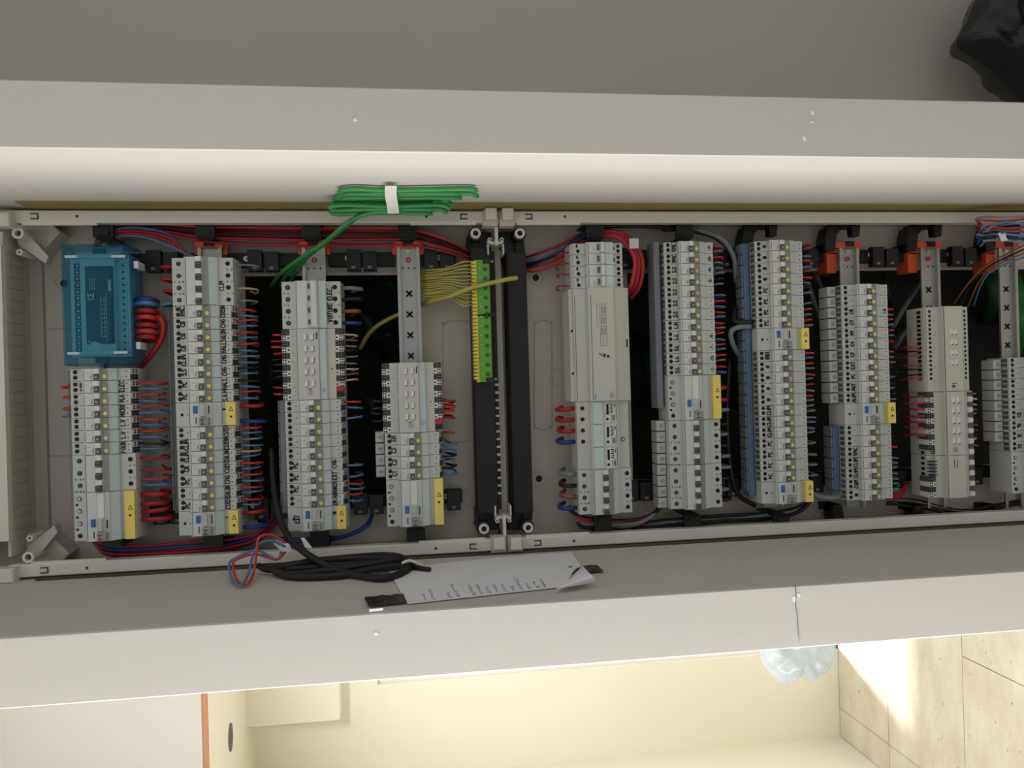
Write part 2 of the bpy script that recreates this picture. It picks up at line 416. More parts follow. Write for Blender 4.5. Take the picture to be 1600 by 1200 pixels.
mb = MB(); mb.box(0, .012, .02, .07, 0, wz1); mb.box(.012, w, .02, .07, wz1 - .03, wz1); mb.build('window_frame', 'white', wf)
MB().box(.012, w, .04, .046, 0, wz1 - .03).build('pane', 'pane_glass', wf)

# ------------------------------------------------------------------ enclosures
RX1, RX0 = .2657, -.2545          # outer edges of the rims
YB = .100                         # back panels
ZT = at(4, 600, .015).z           # top of the upper enclosure
ZM = at(783, 600, .015).z         # joint between both
ZE = 0.35
def rows_z(lst): return [at(u, v, 0).z for u, v in lst]
ROWC = [(155.5, 650), (314.5, 480), (490.5, 675), (646.5, 712), (938, 385), (1082, 400), (1224, 400), (1359, 450), (1492, 500), (1621, 600)]
RZ = [None] + rows_z(ROWC)

def enclosure(name, za, zb, cut, label, top_wall):
    e = empty(name, (0, YB, zb)); tag(e, label, 'electrical cabinet')
    L = (0, -YB, -zb)
    ca, cb, cx0, cx1 = cut                                   # opening in the back panel
    mb = MB()
    mb.box(RX0 + .004, RX1 - .004, YB, YB + .003, ca, za); mb.box(RX0 + .004, RX1 - .004, YB, YB + .003, zb, cb)
    mb.box(RX0 + .004, cx0, YB, YB + .003, cb, ca); mb.box(cx1, RX1 - .004, YB, YB + .003, cb, ca)
    mb.build('back_panel', 'encl', e, L)
    for q in (cx1, cx0 - .003): MB().box(q, q + .003, YB - .004, YB, cb, ca).build('opening_edge', 'encl', e, L)
    for a, b in ((RX1 - .007, RX1 - .003), (RX0 + .003, RX0 + .007)):
        MB().box(a, b, .018, YB, zb, za).build('side_wall', 'encl', e, L)
    for s, x in ((1, RX1), (-1, RX0)):
        prof = [(x, .016), (x, .032), (x - s * .018, .032), (x - s * .018, .016), (x - s * .0165, .0145), (x - s * .0015, .0145)]
        MB().prismz(prof, zb + .001, za - .001).build('rim_rail', 'rim', e, L)
        for zz, sg in ((za, -1), (zb, 1)):                   # thin hinge strip near each end
            if zz < .9: continue
            MB().box(min(x - s * .018, x - s * .021), max(x - s * .018, x - s * .021), .0165, .022, min(zz + sg * .03, zz + sg * .13), max(zz + sg * .03, zz + sg * .13)).build('hinge_strip', 'rim', e, L)
            MB().disc(x - s * .009, zz + sg * .105, .0140, .015, .0022).build('rivet', 'dark_grey', e, L)
            mb = MB(); c = zz + sg * .048; xx = x - s * .009
            for dx in (-.0035, .0035): mb.box(xx + dx - .001, xx + dx + .001, .0139, .015, c - .005, c + .005)
            mb.box(xx - .0045, xx + .0045, .0139, .015, c + sg * .004, c + sg * .006)
            mb.build('latch_slot', 'dark_grey', e, L)
    return e, L
X425, X770 = at(800, 428, YB).x, at(520, 774, YB).x
zcut = [at(387, 600, YB).z, at(640, 600, YB).z]
encA, LA = enclosure('distribution_cabinet', ZT, ZM + .0015, (zcut[0], zcut[1], X770, X425), 'white upper cabinet with four device columns, left half of the photo', True)
zc2 = [at(985, 600, YB).z, ZE + .05]
encB, LB = enclosure('distribution_cabinet', ZM - .0015, ZE, (zc2[0], zc2[1], at(1100, 745, YB).x, X425), 'white lower cabinet with six device columns, right half of the photo', False)
# top wall with knock-outs
mb = MB(); mb.box(RX0 + .03, RX1 - .03, .018, YB, ZT - .004, ZT); mb.build('top_wall', 'encl', encA, LA)
MB().box(at(3, 845, .01).x, at(3, 385, .01).x, .004, .016, ZT - .008, ZT + .012).build('top_bar', 'rim', encA, LA)
for i in range(26):
    x = RX0 + .05 + i * .0165
    MB().box(x, x + .0135, .03, .075, ZT - .0055, ZT - .0038).build('knockout', 'encl_shade', encA, LA)
mb = MB(); mb.box(RX0 + .03, RX1 - .03, YB - .008, YB, ZT - .022, ZT - .004); mb.build('top_ledge', 'encl_shade', encA, LA)
# corner gussets with screw bosses
for s, (u, v), (u2, v2) in ((1, (32, 366), (70, 372)), (-1, (48, 869), (92, 862))):
    p = at(u, v, .03)
    g = [(RX1 - .01, ZT - .002), (RX1 - .01, ZT - .05), (RX1 - .022, ZT - .062), (RX1 - .052, ZT - .036), (RX1 - .056, ZT - .002)]
    if s < 0: g = [(RX0 + RX1 - x, z) for x, z in g]
    MB().prismy(g, .062, YB).build('gusset', 'encl', encA, LA)
    g2 = [(p.x, p.z + .012), (p.x, p.z - .006), (p.x - s * .03, p.z - .03), (p.x - s * .04, p.z - .026), (p.x - s * .012, p.z + .010)]
    MB().prismy(g2, .045, .062).build('gusset_rib', 'encl', encA, LA)
    MB().ring(p.x, p.z, .022, .07, .0045, .008).build('screw_boss', 'rim', encA, LA)
    MB().disc(p.x, p.z, .030, .07, .0046).build('boss_hole', 'dark_grey', encA, LA)
    q = at(u - 2 if s > 0 else u - 2, v + 28 * s, .03)
    MB().ring(q.x, q.z, .03, .07, .0018, .0045, 14).build('screw_boss', 'rim', encA, LA)
    MB().disc(q.x, q.z, .034, .07, .0019).build('boss_hole', 'dark_grey', encA, LA)
    c = at(8, 345, .012) if s > 0 else at(14, 897, .012)
    MB().bbox(c.x - .010, c.x + .010, -.002, .02, c.z - .012, c.z + .02, .002).build('rim_corner', 'rim', encA, LA)
def ridge(encl, L, pts, w=.0012, m='encl_shade'):
    MB().tube(smooth(pts, 4), w, 6).build('embossed_line', m, encl, L)
def rrect(u0, v0, u1, v1, r=14):
    P = []
    for cx, cy, a0 in ((u1 - r, v0 + r, -90), (u1 - r, v1 - r, 0), (u0 + r, v1 - r, 90), (u0 + r, v0 + r, 180)):
        for k in range(4):
            a = math.radians(a0 + 30 * k); P.append(at(cx + r * math.cos(a), cy + r * math.sin(a), YB))
    return P + [P[0], P[1]]
ridge(encA, LA, rrect(62, 514, 200, 712)); ridge(encA, LA, rrect(692, 502, 742, 690)); ridge(encB, LB, rrect(835, 500, 862, 672))
for u, v, r, e, L in ((872, 590, .015, encB, LB), (718, 755, .017, encA, LA), (97, 441, .010, encA, LA), (838, 435, .012, encB, LB), (840, 748, .012, encB, LB)):
    p = at(u, v, YB)
    MB().ring(p.x, p.z, YB - .0012, YB, r - .0012, r, 24).build('knockout_ring', 'encl_shade', e, L)
for u, v in ((100, 443), (837, 434), (842, 748)):
    p = at(u, v, YB); e, L = (encA, LA) if u < 700 else (encB, LB)
    MB().disc(p.x, p.z, YB - .001, YB, .0055).build('keyhole', 'hole', e, L)
for u, v in ((52, 427), (62, 446), (64, 507), (54, 540), (58, 690), (71, 723), (73, 784), (65, 802)):
    p = at(u, v, YB); MB().disc(p.x, p.z, YB - .0006, YB, .002).build('screw_hole', 'dark_grey', encA, LA)
# joint between both cabinets: two white plugs at each rim, grey spine, H-shaped coupling
for s, v in ((1, 340), (-1, 850)):
    for e, L, u in ((encA, LA, 766), (encB, LB, 792)):
        uu = u + (0 if s > 0 else 13)
        p = at(uu, v, .012)
        MB().box(p.x - .013, p.x + .011, .010, .03, p.z - .0115, p.z + .0115).build('rim_end', 'encl', e, L)
        MB().bbox(p.x - .006, p.x + .012, -.004, .012, p.z - .0085, p.z + .0085, .0015).build('rim_plug', 'rim', e, L)
sp, Ls = encA, LA
xa, xb = at(785, 352, .05).x, at(785, 830, .05).x
MB().box(xb, xa, .070, .099, ZM - .011, ZM + .011).build('joint_strip', 'encl', sp, Ls)
for s, v in ((1, 382), (-1, 806)):
    p = at(783, v, .05); x = p.x
    mb = MB(); mb.box(x - .002, x + .002, .035, .068, ZM - .013, ZM + .013)
    for d in (-.013, .011): mb.box(min(x, x - s * .018), max(x, x - s * .018), .035, .068, ZM + d, ZM + d + .002)
    mb.build('coupling_bracket', 'rim', sp, Ls)
    MB().box(min(x - s * .006, RX1 * s - s * .002), max(x - s * .006, RX1 * s - s * .002), .02, .035, ZM - .0022, ZM + .0022).build('coupling_web', 'rim', sp, Ls)
    for d in (-.0095, .0095): MB().ring(x + s * .005, ZM + d, .034, .06, .0015, .0032, 12).build('hook', 'rim', sp, Ls)

# black terminal carrier and black duct cover, each with two feet
def black_bar(name, uc, hw, label, cat, teeth):
    zc_ = at(uc, 600, .045).z
    b = empty(name, (0, .06, zc_)); tag(b, label, cat); Lb = (0, -.06, -zc_)
    xa, xb = at(uc, 388 if teeth else 395, .045).x, at(uc, 802, .045).x
    prof = [(.045, zc_ + hw), (.045, zc_ - hw), (.05, zc_ - hw - .0015), (.085, zc_ - hw - .0015), (.085, zc_ + hw + .0015), (.05, zc_ + hw + .0015)]
    MB().prism(prof, xb, xa).build('bar', 'black', b, Lb)
    if teeth:
        MB().box(xb + .004, xa - .004, .050, .085, zc_ - hw - .007, zc_ - hw - .0016).build('rack', 'black_soft', b, Lb)
        k = 0; x = at(uc, 600, .045).x
        while x > xb + .02:
            MB().box(x - .0035, x, .0475, .055, zc_ - hw - .007, zc_ - hw - .0012).build('rack_tooth', 'encl_shade', b, Lb); x -= .0122
    else:
        MB().box(xb, xa, .043, .046, zc_ + hw - .004, zc_ + hw - .001).build('edge_rib', 'black_soft', b, Lb)
    return b, Lb, zc_, xa, xb
bb1 = black_bar('terminal_carrier', 757, .0155, 'black slotted bar carrying the green terminal strip', 'bar', True)
bb2 = black_bar('duct_cover', 812, .0150, 'plain black bar right of the green terminal strip', 'bar', False)
for (b, Lb, zc_, xa, xb), pts in ((bb1, ((743, 365), (756, 826))), (bb2, ((812, 365), (825, 824)))):
    for (u, v), s in zip(pts, (1, -1)):
        p = at(u, v, .03); x1 = xa if s > 0 else xb
        zz = ZM + (.004 if zc_ > ZM else -.004)
        g = [(x1 - s * .004, zc_ + .018), (x1 - s * .004, zc_ - .018), (p.x - s * .004, zz), (p.x + s * .008, zz), (p.x + s * .010, p.z), (p.x + s * .004, p.z + (.010 if zc_ > ZM else -.010))]
        c = Vector((sum(q[0] for q in g) / 6, sum(q[1] for q in g) / 6))
        g.sort(key=lambda q: math.atan2(q[1] - c.y, q[0] - c.x))
        MB().prismy(g, .06, .098).build('foot', 'black', b, Lb)
        MB().disc(p.x, p.z, .034, .07, .0105, 20).build('foot_post', 'black', b, Lb)
        MB().ring(p.x, p.z, .026, .04, .0044, .0078).build('screw_ring', 'rim', b, Lb)
        MB().disc(p.x, p.z, .031, .04, .0045).build('screw_hole', 'hole', b, Lb)
        MB().box(min(x1 - s * .002, p.x - s * .004), max(x1 - s * .002, p.x - s * .004), .05, .07, p.z - .004, p.z + .004).build('foot_rib', 'black_soft', b, Lb)

# ------------------------------------------------------------------ rails, end clips, cable brackets, mounting strips
RAIL_Y = .055
VT, VBOT = 386, 812
def rail_x(i):
    u = ROWC[i - 1][0]
    return at(u, VBOT if i < 5 else 792, RAIL_Y).x, at(u, VT, RAIL_Y).x
for i in range(1, 11):
    z = RZ[i]; a, b = rail_x(i)
    r = empty('din_rail', (0, RAIL_Y + .01, z)); tag(r, f'grey metal mounting rail behind the {COLN[i]} device column from the left', 'rail')
    Lr = (0, -RAIL_Y - .01, -z)
    Y = RAIL_Y
    prof = [(Y, .0175), (Y, .0125), (Y + .007, .0125), (Y + .007, -.0125), (Y, -.0125), (Y, -.0175), (Y + .0015, -.0175), (Y + .0015, -.0140), (Y + .0085, -.0140), (Y + .0085, .0140), (Y + .0015, .0140), (Y + .0015, .0175)]
    MB().prism([(y, zz + z) for y, zz in prof], a, b).build('rail', 'steel', r, Lr)
    if i in (3, 4, 8, 9, 10):
        MB().disc(b - .006, z, Y + .004, Y + .008, .003).build('rail_screw', 'screw', r, Lr)
        MB().ring(b - .019, z, Y + .005, Y + .008, .002, .0042, 14).build('rail_plug', 'red_plastic', r, Lr)
        for d in (-.009, 0, .009): MB().disc(b - .032, z + d, Y + .0064, Y + .0078, .0014, 8).build('rail_hole', 'hole', r, Lr)
        for k in range(5):
            x = b - .072 - k * .0325; mb = MB()
            for t in (45, 135):
                c, s = math.cos(math.radians(t)), math.sin(math.radians(t))
                mb.prismy([(x + p * c - q * s, z + p * s + q * c) for p, q in ((-.0062, -.0016), (.0062, -.0016), (.0062, .0016), (-.0062, .0016))], Y + .0064, Y + .0078)
            mb.build('rail_slot', 'hole', r, Lr)
    # orange clip at the end of the rail
    if i in (2, 3, 4, 8, 9, 10):
        cz = .004 if i < 5 else .03
        mb = MB()
        mb.box(b - .001, b + .008, Y - .002, Y + .012, z - .020, z + .020 + (0 if i < 5 else .006))
        mb.box(b - .010, b + .008, Y + .0085, Y + .022, z + .0178, z + .024 + (0 if i < 5 else .010)); mb.box(b - .010, b + .008, Y + .0085, Y + .022, z - .024, z - .0178)
        if i > 5:
            mb.box(b - .042, b - .008, Y + .0085, Y + .040, z + .019, z + .036)
        mb.build('end_clip', 'orange', r, Lr)
        MB().box(b + .0005, b + .0095, Y - .003, Y + .003, z - .008, z + .008).build('clip_latch', 'black', r, Lr)

def cable_bracket(i, s, big, label):
    z = RZ[i]; a, b = rail_x(i); x = b if s > 0 else a
    e = empty('cable_bracket', (x, .07, z)); tag(e, label, 'cable clip', 'black cable clips at the rail ends')
    h = .014
    if big:                                              # open hook reaching towards the rim
        L0 = (-x, -.07, -z)
        MB().prismy([(x - s * .006, z + .044), (x - s * .006, z + .027), (x + s * .020, z + .024), (x + s * .034, z + .012), (x + s * .040, z + .012), (x + s * .034, z + .038), (x + s * .014, z + .044)], .052, .082).build('arm', 'black', e, L0)
        MB().prismy([(x + s * .034, z + .030), (x + s * .040, z + .030), (x + s * .041, z - .010), (x + s * .034, z - .010)], .046, .082).build('bridge', 'black', e, L0)
        MB().prismy([(x + s * .034, z - .012), (x + s * .041, z - .012), (x + s * .041, z + .004), (x + s * .016, z + .002), (x + s * .016, z - .010)], .040, .056).build('finger', 'black', e, L0)
        MB().box(min(x - s * .006, x + s * .006), max(x - s * .006, x + s * .006), .06, .0985, z + .026, z + .044).build('hook_base', 'black_soft', e, L0)
    else:
        MB().box(min(x + s * .010, x + s * .034), max(x + s * .010, x + s * .034), .030, .036, z - h, z + h).build('clip_front', 'black', e, (-x, -.07, -z))
        MB().box(min(x + s * .034, x + s * .037), max(x + s * .034, x + s * .037), .030, .098, z - h, z + h).build('clip_back', 'black', e, (-x, -.07, -z))
        MB().box(min(x + s * .008, x + s * .011), max(x + s * .008, x + s * .011), .034, .098, z - h * .8, z + h * .8).build('clip_side', 'black', e, (-x, -.07, -z))
        MB().box(min(x + s * .012, x + s * .020), max(x + s * .012, x + s * .020), .027, .0305, z - h * .6, z + h * .6).build('clip_tab', 'black_soft', e, (-x, -.07, -z))
for i in range(1, 11):
    cable_bracket(i, 1, i >= 7, f'black cable clip at the upper end of the {COLN[i]} device column')
    cable_bracket(i, -1, i >= 8, f'black cable clip at the lower end of the {COLN[i]} device column')

def mount_strip(za, zb, v, label, s, grp):
    zm = (za + zb) / 2; x = at(640, v, .075).x
    e = empty('mounting_strip', (x, .08, zm)); tag(e, label, 'mounting strip', grp)
    L = (-x, -.08, -zm)
    MB().box(x - .010, x + .010, .074, .0985, zb, za).build('strip', 'black_soft', e, L)
    MB().box(x - .0085, x - .006, .0725, .0745, zb + .006, za - .006).build('strip_rib', 'black', e, L)
    n = za - zb
    for f in (.5,):
        c = zb + n * f
        MB().box(x - .020, x + .010, .062, .076, c - .024, c - .003).build('clamp', 'black', e, L)
        MB().box(x - .020, x + .013, .062, .076, c + .001, c + .022).build('clamp', 'black', e, L)
        for d in (-.013, .012):
            MB().box(x - .017, x - .013, .0612, .0625, c + d - .003, c + d + .003).build('clamp_slot', 'print_grey', e, L)
    MB().ring(x + .001, za - .030, .0725, .0745, .0012, .0046, 14).build('screw_head', 'white', e, L)
    for d in (.041, .050): MB().disc(x + .001, za - d, .0725, .0745, .0016, 8).build('pin', 'print_grey', e, L)
gaps = [(RZ[1] - .02, RZ[2] + .022, 'first and second'), (RZ[2] - .02, RZ[3] + .022, 'second and third'), (RZ[3] - .02, RZ[4] + .022, 'third and fourth'),
        (RZ[4] - .02, RZ[4] - .075, None), (RZ[7] - .02, RZ[8] + .03, 'seventh and eighth'), (RZ[8] - .02, RZ[9] + .03, 'eighth and ninth'), (RZ[9] - .02, RZ[10] + .03, 'ninth and tenth'),
        (RZ[5] - .02, RZ[6] + .03, 'fifth and sixth'), (RZ[6] - .02, RZ[7] + .03, 'sixth and seventh')]
for a, b, n in gaps:
    where = f'between the {n} columns' if n else 'right of the fourth column'
    mount_strip(a, b, 404, f'black mounting strip near the upper rim {where}', 1, 'black mounting strips')
    mount_strip(a, b, 779, f'black mounting strip near the lower rim {where}', -1, 'black mounting strips')

# ------------------------------------------------------------------ modular devices
MW = .0175
G = .0003
P1 = [(.060, .042), (.0115, .042), (.0115, .0225), (0, .0223), (0, -.0016), (.003, -.0018), (.003, -.0118), (.001, -.0120), (.0085, -.0223), (.012, -.0225), (.012, -.038), (.034, -.0443), (.060, -.0443)]
PN = [(.060, .042), (.0115, .042), (.0115, .0225), (0, .0223), (0, -.0103), (.001, -.0105), (.0085, -.0223), (.012, -.0225), (.012, -.0425), (.034, -.0443), (.060, -.0443)]
PROTO = {}
def proto(kind, build):
    if kind not in PROTO:
        lst = []
        def add(name, mb, m, sub=None):
            lst.append((name, mb.mesh(name, m), sub)); return len(lst) - 1
        build(add); PROTO[kind] = lst
    return PROTO[kind]
def spawn(name, kind, build, loc):
    root = empty(name, loc); made = []
    for n, me, sub in proto(kind, build):
        made.append(put(n, me, root if sub is None else made[sub]))
    return root

def slope(mb, x0, x1, z0, z1, lift=.0005):               # plate lying on the sloping label window
    f = lambda z: .001 + (-.0105 - z) / .0118 * .0075 - lift
    return mb.prism([(f(z0), z0), (f(z1), z1), (f(z1) + .0004, z1), (f(z0) + .0004, z0)], x0, x1)

def b_breaker(led):
    def build(add):
        h = MW / 2 - G
        add('body', MB().prism(P1, -h, h), 'body')
        lp = add('label_plate', MB().box(-h + .0006, h - .0006, -.0005, .0002, .0068, .0200), 'label_white')
        mb = MB(); mb.box(-h + .001, h - .002, -.0007, -.0004, .0192, .0198); add('printed_line', mb, 'dark_grey', lp)
        mb = MB(); mb.box(-h + .002, -.001, -.0007, -.0004, .010, .0106); mb.box(-h + .002, .001, -.0007, -.0004, .0084, .0090); mb.box(.002, .0024, -.0007, -.0004, .013, .017); add('print', mb, 'print_grey', lp)
        add('toggle_guard', MB().box(.0012, h - .0004, -.0028, .0002, -.0010, .0058), 'white')
        t = add('toggle', MB().bbox(-h + .0008, .0004, -.0036, .0002, -.0010, .0058, .0006), 'toggle')
        add('toggle_mark', MB().box(-.0054, -.0026, -.0040, -.0034, .0008, .0038), 'body_grey', t)
        add('indicator_strip', MB().box(-h, h, .0024, .0031, -.0116, -.0022), 'grey_strip')
        add('indicator', MB().disc(-.0030, -.0072, .0008, .003, .0029, 12), led)
        mb = MB(); slope(mb, -h + .0004, h - .0004, -.0126, -.0216, .0007); add('label_window', mb, 'window_film')
        for x in (-.0036, .0042):
            add('terminal_hole', MB().disc(x, .0355, .0110, .0118, .0030, 14), 'hole')
        add('earth_mark', MB().ring(0, .0262, .0112, .0116, .0006, .0012, 8), 'print_grey')
        for x in (-.0038, .0038):
            add('terminal_opening', MB().box(x - .0030, x + .0030, .0150, .0270, .0418, .0426), 'dark_grey')
            add('test_point', MB().disc(x, -.0335, .0116, .0121, .0011, 8), 'print_grey')
        # push-in terminals on the sloping lower end
        sl = lambda y: -.038 - (y - .012) / .022 * .0063
        add('terminal_block', MB().prism([(.0135, sl(.0135) - .0006), (.030, sl(.030) - .0006), (.030, sl(.030) + .001), (.0135, sl(.0135) + .001)], -.0078, -.0004), 'dark_grey')
        add('terminal_block', MB().prism([(.0135, sl(.0135) - .0006), (.030, sl(.030) - .0006), (.030, sl(.030) + .001), (.0135, sl(.0135) + .001)], .0004, .0078), 'white')
        mb = MB()
        for x in (.0025, .0058, -.0022, -.0058):
            for y in (.0165, .0235): mb.prism([(y, sl(y) - .0009), (y + .004, sl(y + .004) - .0009), (y + .004, sl(y + .004)), (y, sl(y))], x - .0011, x + .0011)
        add('push_slots', mb, 'hole')
    return build

def b_pole(n, style='rcbo', holes=None):                 # wide breaker, one toggle per pole
    def build(add):
        h = n * MW / 2 - G
        add('body', MB().prism(PN, -h, h), 'body')
        lp = add('label_plate', MB().box(-h + .0008, h - .0008, -.0005, .0002, .0065, .0200), 'label_white')
        add('printed_line', MB().box(-h + .001, h - .001, -.0008, -.0004, .0196, .0204), 'blue_line', lp)
        add('print', MB().box(-h + .003, -h + .008, -.0007, -.0004, .008, .0088), 'print_grey', lp)
        add('indicator_strip', MB().box(-h, h, -.0004, .0006, -.0102, -.0030), 'grey_strip')
        for k in range(n):
            x = (k - (n - 1) / 2) * MW
            g = add('toggle_guard', MB().box(x + .0012, x + .0084, -.0035, .0002, -.0014, .0058), 'white')
            t = add('toggle', MB().bbox(x - .0078, x + .0004, -.0060, .0002, -.0016, .0062, .0008), 'toggle')
            add('toggle_mark', MB().box(x - .0048, x - .0038, -.0064, -.0058, -.0006, .0052), 'hole', t)
            up, lo = (x, x)
            add('terminal_hole', MB().disc(up, .0330, .0110, .0118, .0033, 16), 'hole' )
            add('terminal_screw', MB().disc(up, .0330, .0106, .0111, .0021, 10), 'dark_grey')
            add('terminal_hole', MB().disc(lo, -.0355, .0114, .0123, .0033, 16), 'hole')
            if k < n - 1:
                mb = MB(); mb.box(x - .0100, x - .0076, .0112, .0118, .0380, .0395); mb.box(x - .0100, x - .0076, .0112, .0118, .0315, .0330); mb.box(x - .0098, x - .0078, .0110, .0118, .0255, .0285)
                mb.box(x + .0076, x + .0100, .0116, .0123, -.0355, -.0340); mb.box(x + .0076, x + .0100, .0116, .0123, -.0415, -.0400)
                add('print', mb, 'dark_grey')
        mb = MB(); slope(mb, -h + .0006, h - .0006, -.0112, -.0216, .0007); add('label_window', mb, 'window_film')
    return build

def b_contactor(n):
    def build(add):
        h = n * MW / 2 - G
        add('body', MB().prism([(.060, .042), (.0115, .042), (.0115, .0225), (.002, .0223), (.002, -.0223), (.0115, -.0225), (.0115, -.0425), (.060, -.0443)], -h, h), 'body')
        add('label_plate', MB().box(-h, h, .0012, .0024, .0050, .0205), 'label_white')
        add('printed_line', MB().box(-h + .001, h - .001, .0008, .0022, .0196, .0204), 'blue_line')
        add('toggle_bar', MB().bbox(-h, h, -.0075, .002, -.0105, -.0010, .002), 'label_white')
        mb = MB(); mb.box(-h + .0006, h - .0006, .0012, .0022, -.0216, -.0115); add('label_window', mb, 'window_film')
        for k in range(n):
            x = (k - (n - 1) / 2) * MW
            add('switch_mark', MB().box(x - .003, x + .004, -.0002, .0014, .0006, .0036), 'dark_grey')
            for z, nm in ((.0335, 'dark_grey'), (-.0345, 'hole')):
                add('terminal_hole', MB().disc(x, z, .0109, .0118, .0036, 16), 'hole')
                add('terminal_screw', MB().disc(x, z, .0105, .0110, .0022, 10), nm)
            if k:
                mb = MB(); mb.box(x - .0100, x - .0076, .0110, .0118, .0375, .0395); mb.box(x - .0100, x - .0076, .0110, .0118, .0320, .0340); mb.box(x - .01, x - .0076, .0110, .0118, -.0410, -.0390)
                add('print', mb, 'print_grey')
    return build

def b_rcd(n):
    def build(add):
        h = n * MW / 2 - G
        add('body', MB().prism(PN, -h, h), 'body')
        lp = add('label_plate', MB().box(-h + .0008, h - .0008, -.0005, .0002, .0068, .0205), 'label_white')
        add('printed_line', MB().box(-h + .001, h - .001, -.0008, -.0004, .0196, .0204), 'blue_line', lp)
        bx = h - .010 if n == 2 else -h + .026
        add('test_button', MB().bbox(bx - .0055, bx + .0055, -.0028, .0002, .0090, .0150, .001), 'blue_button')
        add('rating_mark', MB().box(-h + .004, -h + .014, -.0008, -.0004, .0105, .0122), 'dark_grey')
        add('toggle_housing', MB().box(-h + .001, h - .001, -.0016, .0002, -.0030, .0058), 'white')
        t = add('toggle', MB().bbox(-h + .0015, -h + .0130, -.0085, .0002, -.0075, .0056, .0015), 'body_grey')
        mb = MB(); mb.box(-h + .003, -h + .0042, -.0090, -.0083, -.003, .004); mb.box(-h + .0095, -h + .0107, -.0090, -.0083, -.003, .004); mb.box(-h + .003, -h + .0107, -.0090, -.0083, .0005, .0015)
        add('toggle_mark', mb, 'dark_grey', t)
        add('lever', MB().bbox(-h + .0140, min(h - .001, -h + .033), -.0055, .0002, -.0020, .0050, .0015), 'cap_clear')
        add('mark', MB().box(-h + .018, -h + .030, -.0010, .0004, -.0072, -.0058), 'ink')
        mb = MB(); slope(mb, -h + .0006, h - .0006, -.0112, -.0216, .0007); add('label_window', mb, 'window_film')
        fl = add('warning_flag', MB().box(-h + .0005, h - .0005, .0040, .0122, -.0420, -.0290), 'tag_yellow')
        cx = 0 if n == 2 else .004
        mb = MB()
        for a, b in (((cx + .004, -.039), (cx + .004, -.0335)), ((cx + .004, -.0335), (cx + .010, -.0362)), ((cx + .010, -.0362), (cx + .004, -.039))):
            L = Vector((b[0] - a[0], b[1] - a[1])); nn = Vector((-L.y, L.x)).normalized() * .00035
            mb.prismy([(a[0] + nn.x, a[1] + nn.y), (b[0] + nn.x, b[1] + nn.y), (b[0] - nn.x, b[1] - nn.y), (a[0] - nn.x, a[1] - nn.y)], .0037, .0041)
        mb.box(cx - .006, cx - .003, .0037, .0041, -.0375, -.0345)
        add('warning_sign', mb, 'ink', fl)
        if n == 4:
            for k, m in enumerate(('hole', 'print_grey', 'print_grey', 'print_grey')):
                x = -h + .007 + k * MW
                add('terminal_hole', MB().disc(x, .0345, .0108, .0118, .0032, 16), 'hole')
                if k: add('terminal_screw', MB().disc(x, .0345, .0103, .0110, .0024, 10), 'screw')
                if k < 3: add('print', MB().box(x + .0075, x + .0105, .0111, .0118, .036, .0395), 'ink')
        else:
            add('print', MB().box(-.002, .002, .0111, .0118, .0320, .0355), 'ink')
            add('print', MB().disc(-.0, .0255, .0111, .0118, .0015, 8), 'print_grey')
    return build

def terminals(add, n, x_top, z, s, y=.0135, pitch=.0089, skip=(), m0='dark_grey', red=None):
    """alternating grey and white push-in terminals along one edge; s=+1 upper edge, -1 lower edge"""
    for k in range(n):
        x = x_top - (k + .5) * pitch
        if k in skip: continue
        m = m0 if k % 2 == 0 else 'white'
        z0, z1 = (z, z + s * .0115)
        t = add('push_terminal', MB().box(x - pitch * .46, x + pitch * .46, y - .004, y + .02, min(z0, z1), max(z0, z1)), m)
        mb = MB(); c = z + s * .0082
        for dx in (-.0021, .0021):
            for dz in (-.0016, .0016): mb.box(x + dx - .0012, x + dx + .0012, y - .0044, y - .0036, c + dz - .0010, c + dz + .0010)
        mb.disc(x, z + s * .0022, y - .0044, y - .0036, .0014, 8)
        add('push_slots', mb, 'hole', t)

